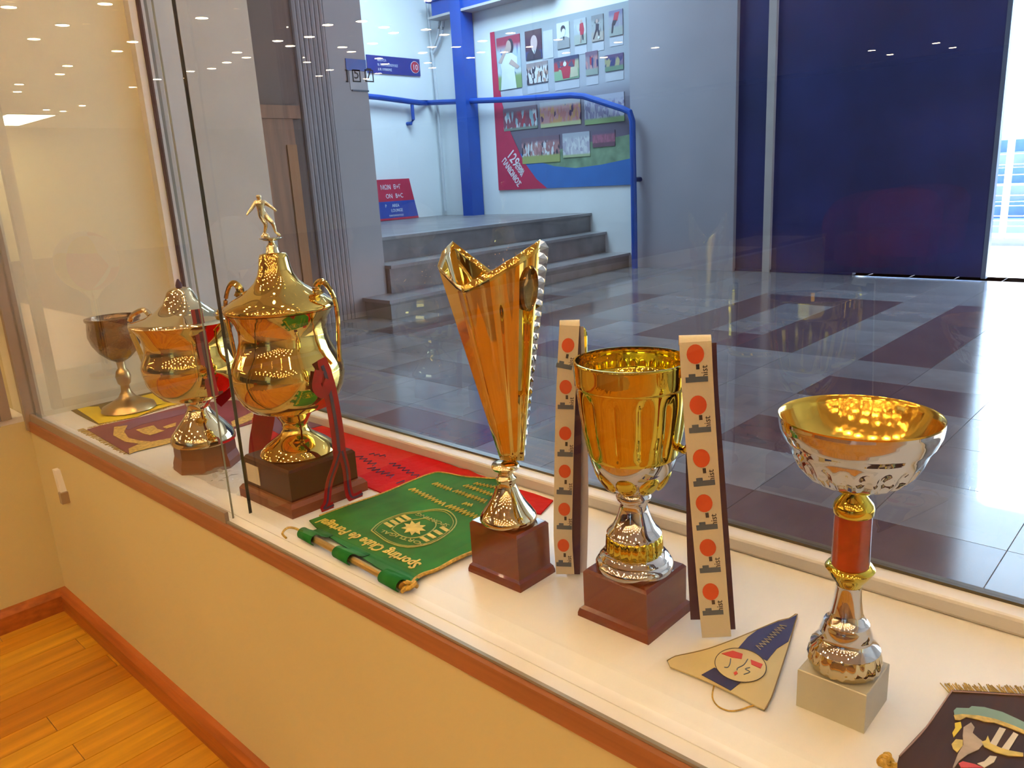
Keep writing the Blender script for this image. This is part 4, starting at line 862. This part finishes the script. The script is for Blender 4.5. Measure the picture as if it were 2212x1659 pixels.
MB().lathe(c6.x, c6.y, out, 120, flute=gad, cap0=True, cap1=False).build('silver_bowl', M_silver, g, True, 60)
rim = b6[-1]; inn = [(rim[0], rim[1]), (rim[0] * 1.004, rim[1] + 0.0015), (rim[0] * 0.985, rim[1] + 0.001), (rim[0] * 0.955, rim[1] - 0.004), (rim[0] * 0.93, rim[1] - 0.008), (rim[0] * 0.84, rim[1] - 0.018), (rim[0] * 0.68, rim[1] - 0.028), (rim[0] * 0.42, rim[1] - 0.036), (rim[0] * 0.02, rim[1] - 0.039)]
MB().lathe(c6.x, c6.y, inn, 96, flute=lambda a, z: 0.006 * math.cos(40 * a) if z < rim[1] - 0.003 and z > rim[1] - 0.02 else 0, cap0=False, cap1=True).build('gilt_inside', mat('orange_gold', (0.95, 0.56, 0.08), 0.14, 1.0), g, True, 60)

# ------------------------------------------------------------------ pennants on the shelf
def cloth(name, px, m, parent, z=0.0005, th=0.0012, sc=1.0, ox=0.0, oy=0.0):
    P = [at(ox + x * sc, oy + y * sc, z=ZS + z) for x, y in px]
    return MB().prism(P, (0, 0, th)).build(name, m, parent)
def zig(name, px0, px1, h, n, m, parent, z, r=0.0007, slant=0.5):
    """illegible embroidered line: one zigzag thread between two points"""
    a_, b_ = at(*px0, z=ZS + z), at(*px1, z=ZS + z); d_ = b_ - a_; u_ = Vector((-d_.y, d_.x, 0)).normalized() * h
    P = []
    for i in range(2 * n + 1): P.append(a_ + d_ * (i / (2 * n)) + u_ * (0.5 if i % 2 else -0.5) * (0.8 + 0.4 * random.random()))
    return MB().tube(P, r, 4).build(name, m, parent)
def cord(name, px, m, parent, r, z, n=4):
    return MB().tube(spline([at(x, y, z=ZS + z) for x, y in px], n), r, 6).build(name, m, parent, True)
def fringe(name, px0, px1, ln, n, m, parent, z=0.001, r=0.0006):
    a_, b_ = at(*px0, z=ZS + z), at(*px1, z=ZS + z); mbx = MB(); d_ = b_ - a_; u_ = Vector((-d_.y, d_.x, 0)).normalized()
    for i in range(n):
        p = a_ + d_ * (i + random.random() * 0.6) / n; q = p + u_ * ln * random.uniform(0.75, 1.1) + d_.normalized() * random.uniform(-1, 1) * abs(ln) * 0.3
        mbx.tube([p, q + Vector((0, 0, random.random() * 0.001))], r, 3)
    return tag(mbx.build(name, m, parent), kind='stuff')
def fit_text(name, body, px0, px1, size, up, m, parent, z, bold=0.0):
    a_, b_ = at(*px0, z=ZS + z), at(*px1, z=ZS + z)
    o = text(name, body, (0, 0, 0), (1, 0, 0), (0, 1, 0), size, m, None, 0.0003, bold=bold)
    xs = [v.co.x for v in o.data.vertices]; L_ = max(xs) - min(xs)
    r_ = (b_ - a_).normalized(); u_ = Vector(up); u_ = (u_ - r_ * u_.dot(r_)).normalized()
    M = Matrix.Translation(a_) @ Matrix((r_, u_, r_.cross(u_))).transposed().to_4x4() @ Matrix.Diagonal(((b_ - a_).length / L_, 1, 1, 1)) @ Matrix.Translation((-min(xs), 0, 0))
    o.data.transform(M); adopt(o, parent); return o

# green
gp = thing('green_pennant', (-0.80, 0.60, ZS), 'green satin pennant with gold lettering and crest lying before the V trophy', 'pennant')
cloth('satin', [(668, 1126), (700, 1114), (760, 1090), (830, 1066), (890, 1040), (938, 1022), (965, 1023), (1010, 1031), (1100, 1036), (1085, 1100), (1040, 1150), (1022, 1194), (985, 1208), (940, 1230), (898, 1250), (872, 1262), (840, 1243), (760, 1192), (690, 1148)], M_green, gp, 0.004, 0.0015)
cord('gold_edging', [(690, 1114), (760, 1088), (830, 1064), (890, 1038), (938, 1021), (965, 1022), (1010, 1030), (1100, 1035)], M_cord, gp, 0.0012, 0.006)
cord('gold_cord', [(1024, 1192), (985, 1208), (945, 1230), (915, 1240), (898, 1250), (888, 1262), (868, 1278)], M_cord, gp, 0.0024, 0.006)
a_, b_ = at(650, 1149, z=ZS + 0.0095), at(868, 1266, z=ZS + 0.0095)
ro = MB().tube([a_, b_], 0.0045, 10).build('brass_rod', mat('brass_rod', (0.62, 0.42, 0.14), 0.3, 0.9), gp, True)
for f0, f1 in ((0.02, 0.17), (0.40, 0.55), (0.84, 0.995)):
    p, q = a_.lerp(b_, f0), a_.lerp(b_, f1); ax = (q - p).normalized(); pe = Vector((-ax.y, ax.x, 0))
    m = MB(); rings = []
    for e_ in (p, q):
        rings.append([e_ + pe * 0.0085 * math.cos(t_) + Vector((0, 0, 0.0078 * math.sin(t_))) for t_ in [math.radians(d_) for d_ in range(238, 12, -18)]] + [e_ + pe * 0.016 + Vector((0, 0, -0.002)), e_ + pe * 0.026 + Vector((0, 0, -0.0025))])
    m.loft(rings, False, False, closed=False); o = m.build('hanging_tab', M_green, gp, True)
    sd_ = o.modifiers.new('thickness', 'SOLIDIFY'); sd_.thickness = 0.001
m = MB()
kn = at(884, 1264, z=ZS + 0.008); MB().tube(spline([kn + Vector((0.007 * math.sin(t_ * 2.1), 0.007 * math.cos(t_ * 1.7), 0.003 * math.sin(t_ * 3))) for t_ in [i * 0.55 for i in range(12)]], 3), 0.0026, 6).build('cord_knot', M_cord, gp, True)
cord('cord_end', [(652, 1150), (640, 1142), (622, 1140), (610, 1152), (618, 1162)], M_cord, gp, 0.0016, 0.006)
nr = Vector((-0.12, -1, 0))
fit_text('lettering', 'Sporting Clube de Portugal', (912, 1218), (702, 1120), 0.024, nr, M_stitch, gp, 0.006, 0.0006)
cen = (894, 1141)
outl = [(802, 1146), (822, 1128), (868, 1110), (912, 1104), (940, 1100), (966, 1103), (982, 1116), (985, 1132), (968, 1152), (930, 1174), (880, 1182), (840, 1172), (818, 1158)]
for k_, mm, rr in ((1.0, M_stitch2, 0.0009), (0.93, M_stitch2, 0.0005), (0.52, M_stitch2, 0.0008)):
    pts_ = [(cen[0] + (x - cen[0]) * k_, cen[1] + (y - cen[1]) * k_) for x, y in outl]; cord('crest_outline', pts_ + [pts_[0]], mm, gp, rr, 0.006, 3)
for bars in (((832, 1130), (870, 1114), 0), ((925, 1170), (968, 1148), 1)):
    for k_ in range(4):
        f = k_ / 3.0; x = bars[0][0] + (bars[1][0] - bars[0][0]) * f; y = bars[0][1] + (bars[1][1] - bars[0][1]) * f
        sg_ = 1 if bars[2] == 0 else -1
        cloth('crest_bar', [(x - 4, y + 1), (x + 4, y - 2), (x + 4 + 15 * sg_, y - 2 + 9 * sg_), (x - 4 + 15 * sg_, y + 1 + 9 * sg_)], M_stitch, gp, 0.0056, 0.0005)
fit_text('crest_lettering', 'SPORTING', (972, 1134), (905, 1108), 0.011, nr, M_stitch2, gp, 0.006)
fit_text('crest_lettering', 'PORTUGAL', (922, 1174), (826, 1144), 0.011, nr, M_stitch2, gp, 0.006)
cloth('crest_lion', [(cen[0] + math.cos(k_ * math.pi / 9) * (27 if k_ % 2 else 17), cen[1] + math.sin(k_ * math.pi / 9) * (16 if k_ % 2 else 9)) for k_ in range(18)], M_stitch, gp, 0.0056, 0.0006)
for p0_, p1_, h_, n_ in (((888, 1056), (960, 1090), 0.009, 10), ((968, 1092), (1060, 1130), 0.011, 12), ((938, 1044), (975, 1058), 0.009, 6), ((982, 1060), (1050, 1084), 0.010, 10), ((1005, 1048), (1070, 1072), 0.009, 9), ((1025, 1044), (1085, 1056), 0.008, 8), ((1002, 1087), (1020, 1092), 0.008, 3)):
    zig('stitched_line', p0_, p1_, h_, n_, M_stitch, gp, 0.006, 0.0013)

# red felt
rp_ = thing('red_pennant', (-1.0, 0.75, ZS), 'bright red felt pennant with dark blue lettering lying along the window sill', 'pennant')
ed = [(545, 905), (620, 885), (690, 902)]
for i in range(26):
    f = i / 25; ed.append((690 + 505 * f, 902 + 183 * f + random.uniform(-2.5, 2.5)))
ed += [(1168, 1112), (1080, 1100), (960, 1080), (850, 1078), (800, 1056), (740, 1035), (600, 985), (545, 965)]
cloth('felt', ed, M_redcloth, rp_, 0.0005, 0.0022)
cloth('navy_band', [(550, 908), (640, 888), (700, 918), (610, 942)], M_violet, rp_, 0.003, 0.0006)
cloth('navy_band', [(545, 940), (600, 960), (590, 982), (545, 962)], M_violet, rp_, 0.003, 0.0006)
for p0_, p1_, h_, n_ in (((775, 985), (810, 1005), 0.012, 4), ((800, 1010), (850, 1030), 0.012, 5), ((845, 1000), (905, 1030), 0.010, 6), ((862, 1040), (905, 1045), 0.014, 3), ((800, 980), (835, 985), 0.008, 3)):
    zig('blue_lettering', p0_, p1_, h_, n_, M_blueink, rp_, 0.0032, 0.0009)

# plum pennant with gold border
S4, X4, Y4 = 0.1944, 130, 820
def c4p(pts_): return [(X4 + x * S4, Y4 + y * S4) for x, y in pts_]
bp_ = thing('plum_pennant', (-1.55, 0.63, ZS), 'plum and violet pennant with gold border under the gold lidded cup', 'pennant')
cloth('satin', c4p([(300, 560), (430, 520), (900, 420), (1450, 270), (2100, 220), (2160, 480), (1900, 560), (1280, 660), (830, 800), (760, 830)]), M_plum, bp_, 0.0005, 0.0012)
cloth('violet_band', c4p([(640, 510), (960, 400), (1420, 320), (1380, 380), (900, 500), (760, 560)]), M_violet, bp_, 0.0018, 0.0006)
cloth('gold_border', c4p([(760, 770), (870, 720), (1280, 640), (1290, 690), (840, 800), (770, 830)]), M_fringe, bp_, 0.0018, 0.0006)
cloth('gold_border', c4p([(1900, 470), (2140, 360), (2150, 440), (1920, 530)]), M_fringe, bp_, 0.0018, 0.0006)
cloth('gold_ring', c4p([(600, 530), (750, 510), (710, 580), (760, 650), (880, 680), (1000, 690), (920, 720), (720, 690), (590, 620)]), M_fringe, bp_, 0.0018, 0.0007)
cloth('gold_emblem', c4p([(840, 560), (1040, 510), (1080, 550), (1160, 570), (1000, 620), (920, 600)]), M_fringe, bp_, 0.0018, 0.0007)
cloth('gold_emblem', c4p([(1140, 530), (1220, 500), (1290, 480), (1280, 520), (1180, 545)]), M_fringe, bp_, 0.0018, 0.0007)
fringe('fringe', (180, 925), (285, 978), -0.014, 60, M_fringe, bp_)
# yellow and black cloth
yp = thing('yellow_pennant', (-1.80, 0.64, ZS), 'yellow and black fringed pennant lying under the pewter goblet', 'pennant')
cloth('dark_cloth', c4p([(110, 340), (340, 240), (830, 180), (1130, 100), (1390, 240), (860, 420), (420, 500), (290, 440)]), M_olive, yp, 0.0003, 0.0010)
cloth('yellow_field', c4p([(190, 330), (300, 305), (430, 300), (480, 380), (860, 350), (1000, 350), (860, 410), (430, 490), (330, 420)]), M_yellow, yp, 0.0015, 0.0006)
cloth('yellow_field', c4p([(880, 190), (1130, 130), (1370, 250), (1010, 345), (870, 330), (1040, 300), (1210, 262), (1000, 290), (1030, 240), (960, 215)]), M_yellow, yp, 0.0015, 0.0006)
fringe('fringe', (188, 924), (400, 868), -0.014, 90, M_fringe, yp)

# blue and cream pennant
bc = thing('blue_cream_pennant', (-0.30, 0.60, ZS), 'small cream pointed pennant with navy band and round crest beside the marble block', 'pennant')
K = dict(sc=0.15372, ox=1420, oy=1300)
cloth('cream_satin', [(140, 830), (250, 770), (480, 720), (720, 660), (1000, 560), (1390, 400), (1700, 270), (1850, 235), (1965, 175), (1900, 430), (1850, 600), (1720, 1000), (1600, 1350), (1500, 1530), (1400, 1480), (1100, 1320), (700, 1130), (350, 990), (180, 930)], M_creamc, bc, 0.002, 0.0012, **K)
cloth('navy_band', [(1960, 185), (1850, 245), (1700, 280), (1400, 405), (1270, 500), (1140, 650), (1540, 830), (1680, 660), (1840, 560), (1890, 420)], M_blue, bc, 0.0034, 0.0005, **K)
cloth('navy_band', [(620, 1030), (800, 930), (1000, 1020), (1200, 1110), (1030, 1250)], M_blue, bc, 0.0034, 0.0005, **K)
el = [(1170 + 375 * math.cos(t_) * 0.95 - 60 * math.sin(t_), 890 + 80 * math.cos(t_) + 225 * math.sin(t_)) for t_ in [2*math.pi*i/26 for i in range(26)]]
cloth('crest_oval', el, M_creamc, bc, 0.0040, 0.0004, **K)
cord('crest_outline', [(1420 + x * 0.15372, 1300 + y * 0.15372) for x, y in el + [el[0]]], M_ink, bc, 0.00035, 0.0046, 2)
cloth('red_mark', [(900, 730), (1060, 690), (1200, 735), (1185, 805), (1050, 785)], M_red, bc, 0.0045, 0.0004, **K)
cloth('red_mark', [(1310, 815), (1480, 880), (1450, 940), (1320, 880)], M_red, bc, 0.0045, 0.0004, **K)
cloth('red_mark', [(1070, 1000), (1110, 975), (1130, 1010), (1090, 1035)], M_red, bc, 0.0045, 0.0004, **K)
for pts_ in ([(1030, 800), (1020, 870), (990, 920), (940, 920)], [(1270, 805), (1215, 885), (1130, 930), (1120, 960)], [(1300, 925), (1235, 945), (1300, 985), (1215, 1020)]):
    cord('crest_stroke', [(1420 + x * 0.15372, 1300 + y * 0.15372) for x, y in pts_], M_slate, bc, 0.0005, 0.0046, 3)
zig('silver_lettering', (1420 + 1410 * 0.15372, 1300 + 650 * 0.15372), (1420 + 1780 * 0.15372, 1300 + 330 * 0.15372), 0.006, 10, mat('silver_stitching', (0.45, 0.42, 0.36), 0.5), bc, 0.0042, 0.0006)
cord('edge_piping', [(1420 + x * 0.15372, 1300 + y * 0.15372) for x, y in [(140, 830), (250, 770), (480, 720), (720, 660), (1000, 560), (1390, 400), (1700, 270), (1850, 235), (1965, 175), (1900, 430), (1850, 600), (1720, 1000), (1600, 1350), (1500, 1530)]], mat('olive_piping', (0.22, 0.15, 0.06), 0.6), bc, 0.0006, 0.003, 3)
cord('hanging_loop', [(1420 + x * 0.15372, 1300 + y * 0.15372) for x, y in [(795, 1180), (775, 1340), (850, 1465), (1000, 1530), (1150, 1520), (1300, 1470), (1430, 1440)]], M_cord, bc, 0.0007, 0.001, 4)

# black fringed pennant
kp = thing('black_pennant', (-0.12, 0.64, ZS), 'black fringed pennant with coloured crest in the near corner of the shelf', 'pennant')
S3b, X3, Y3 = 0.1501, 1880, 1440
K = dict(sc=S3b, ox=X3, oy=Y3)
cloth('satin', [(360, 1500), (420, 1290), (800, 880), (1150, 380), (1200, 358), (1500, 372), (2300, 420), (2700, 460), (2500, 1500)], M_black, kp, 0.001, 0.0016, **K)
cord('edge_piping', [(X3 + x * S3b, Y3 + y * S3b) for x, y in [(420, 1290), (800, 880), (1150, 380), (1200, 358), (1500, 372), (2300, 420)]], mat('mauve_piping', (0.40, 0.24, 0.20), 0.6), kp, 0.0007, 0.003, 4)
fringe('fringe', (2050, 1497), (2290, 1506), 0.013, 90, M_fringe, kp, 0.0018)
cloth('teal_ribbon', [(1200, 640), (1240, 600), (1420, 605), (1460, 575), (1640, 590), (1900, 660), (2120, 760), (2300, 850), (2300, 960), (2050, 850), (1800, 760), (1560, 710), (1320, 690), (1210, 700)], M_teal, kp, 0.0027, 0.0006, **K)
cloth('gold_scroll', [(1200, 705), (1320, 692), (1560, 712), (1800, 762), (2050, 852), (2300, 962), (2300, 1010), (2030, 900), (1780, 810), (1640, 800), (1560, 770), (1380, 730), (1290, 780), (1220, 770)], M_fringe, kp, 0.0027, 0.0007, **K)
cloth('yellow_patch', [(1215, 820), (1300, 800), (1315, 880), (1260, 950), (1200, 1020), (1180, 960), (1220, 890)], M_yellow, kp, 0.0027, 0.0006, **K)
cloth('grey_wing', [(1340, 880), (1450, 810), (1500, 880), (1470, 960), (1560, 1040), (1640, 1100), (1560, 1200), (1400, 1270), (1280, 1360), (1210, 1459), (1185, 1459), (1260, 1260), (1340, 1130), (1330, 990)], mat('grey_embroidery', (0.45, 0.34, 0.22), 0.6, var=0.25, vscale=60), kp, 0.0027, 0.0006, **K)
cloth('yellow_patch', [(1170, 1120), (1230, 1050), (1330, 1060), (1330, 1140), (1250, 1240), (1190, 1190)], M_stitch, kp, 0.0027, 0.0005, **K)
cloth('white_stripe', [(1860, 880), (1950, 905), (1810, 1150), (1720, 1115)], M_paper, kp, 0.0027, 0.0006, **K)
cloth('white_stripe', [(2060, 950), (2130, 985), (1990, 1210), (1890, 1180)], M_paper, kp, 0.0027, 0.0006, **K)
cloth('gold_shield_edge', [(1690, 1000), (1730, 1115), (1880, 1180), (2000, 1215), (2200, 1250), (2200, 1300), (1980, 1290), (1800, 1240), (1640, 1160), (1600, 1090), (1660, 1070)], M_stitch, kp, 0.0027, 0.0007, **K)
cloth('red_scroll', [(1270, 1400), (1330, 1370), (1500, 1410), (1620, 1459), (1300, 1459)], M_red, kp, 0.0027, 0.0006, **K)
cloth('grey_patch', [(1720, 1290), (1820, 1300), (1780, 1380), (1640, 1459), (1540, 1400), (1640, 1370)], M_paper, kp, 0.0027, 0.0006, **K)
kn = at(1908, 1636, z=ZS + 0.006)
MB().tube(spline([kn + Vector((0.0035 * math.sin(t_ * 2.3) + 0.006 * (t_ / 6), 0.004 * math.cos(t_ * 1.9) - 0.001 * t_, 0.003 * math.sin(t_ * 3))) for t_ in [i * 0.5 for i in range(14)]], 3), 0.002, 6).build('cord_knot', M_cord, kp, True)

# ------------------------------------------------------------------ balls in the left showcase, mirrored in the glass
for (px, py, rpx, mm, lab) in ((190, 565, 64, 'pink', 'pink and yellow football on a thin stand mirrored in the left glass'), (475, 530, 60, 'white', 'white football on a stand mirrored beside the gold figure')):
    p = at(px, py, x=-2.15); d = cam_space(p).z; R = rpx * d / FPX; y = 2 * YF - p.y
    m = bpy.data.materials.new('ball_' + mm); m.use_nodes = True; nt = m.node_tree; b = nt.nodes['Principled BSDF']; b.inputs['Roughness'].default_value = 0.4
    tc = nt.nodes.new('ShaderNodeTexCoord'); vo = nt.nodes.new('ShaderNodeTexVoronoi'); vo.inputs['Scale'].default_value = 9 if mm == 'pink' else 6
    cr = nt.nodes.new('ShaderNodeValToRGB'); cr.color_ramp.interpolation = 'CONSTANT'
    cols = [(0.85, 0.7, 0.6), (0.85, 0.3, 0.25), (0.85, 0.62, 0.1), (0.8, 0.72, 0.65)] if mm == 'pink' else [(0.92, 0.9, 0.86), (0.50, 0.46, 0.42), (0.9, 0.88, 0.82), (0.92, 0.88, 0.82)]
    for k in range(2): cr.color_ramp.elements.new(0.5)
    for k, c in enumerate(cols): cr.color_ramp.elements[k].position = k / 4; cr.color_ramp.elements[k].color = (*c, 1)
    nt.links.new(tc.outputs['Object'], vo.inputs['Vector']); nt.links.new(vo.outputs['Color'], cr.inputs[0]); nt.links.new(cr.outputs[0], b.inputs['Base Color'])
    g = thing('football_on_stand', (p.x, y, ZS + 0.012), lab, 'ball')
    MB().lathe(p.x, y, [(R * math.sin(math.pi * i / 16) + 1e-5, p.z - R * math.cos(math.pi * i / 16)) for i in range(17)], 32).build('ball', m, g, True)
    MB().lathe(p.x, y, [(0.045, ZS + 0.0125), (0.045, ZS + 0.02), (0.012, ZS + 0.03), (0.009, p.z - R - 0.02), (0.03, p.z - R * 0.93), (0.028, p.z - R * 0.93 + 0.004)], 20).build('stand', M_paleg, g, True)

# ------------------------------------------------------------------ maroon armchair added to give the faint red reflection over the navy door
q = at(1895, 520, z=0.36); ac = Vector((q.x, 2 * YF - q.y, 0))
g = thing('tub_armchair', ac, 'maroon round backed armchair added for a faint red reflection over the navy door', 'armchair')
M_vel = mat('maroon_upholstery', (0.30, 0.02, 0.02), 0.7, var=0.1, vscale=6)
MB().lathe(ac.x, ac.y, [(0.02, 0.20), (0.27, 0.20), (0.29, 0.23), (0.29, 0.36), (0.27, 0.41), (0.02, 0.43)], 36).build('seat', M_vel, g, True)
m = MB(); rings = []
for i in range(25):
    a_ = math.radians(-200 + 220 * i / 24); e_ = math.sin(math.pi * i / 24) ** 0.5
    h_ = 0.50 + 0.20 * e_
    rings.append([(ac.x + r_ * math.cos(a_), ac.y + r_ * math.sin(a_), z_) for r_, z_ in ((0.27, 0.22), (0.36, 0.22), (0.38, h_ - 0.05), (0.345, h_), (0.29, h_ - 0.03))])
m.loft(rings).build('backrest', M_vel, g, True, 50)
for k in range(4):
    a_ = math.radians(45 + 90 * k); p = Vector((ac.x + 0.22 * math.cos(a_), ac.y + 0.22 * math.sin(a_), 0))
    MB().tube([p, p + Vector((0, 0, 0.20))], [0.014, 0.022], 10).build('leg', M_owood, g, True)
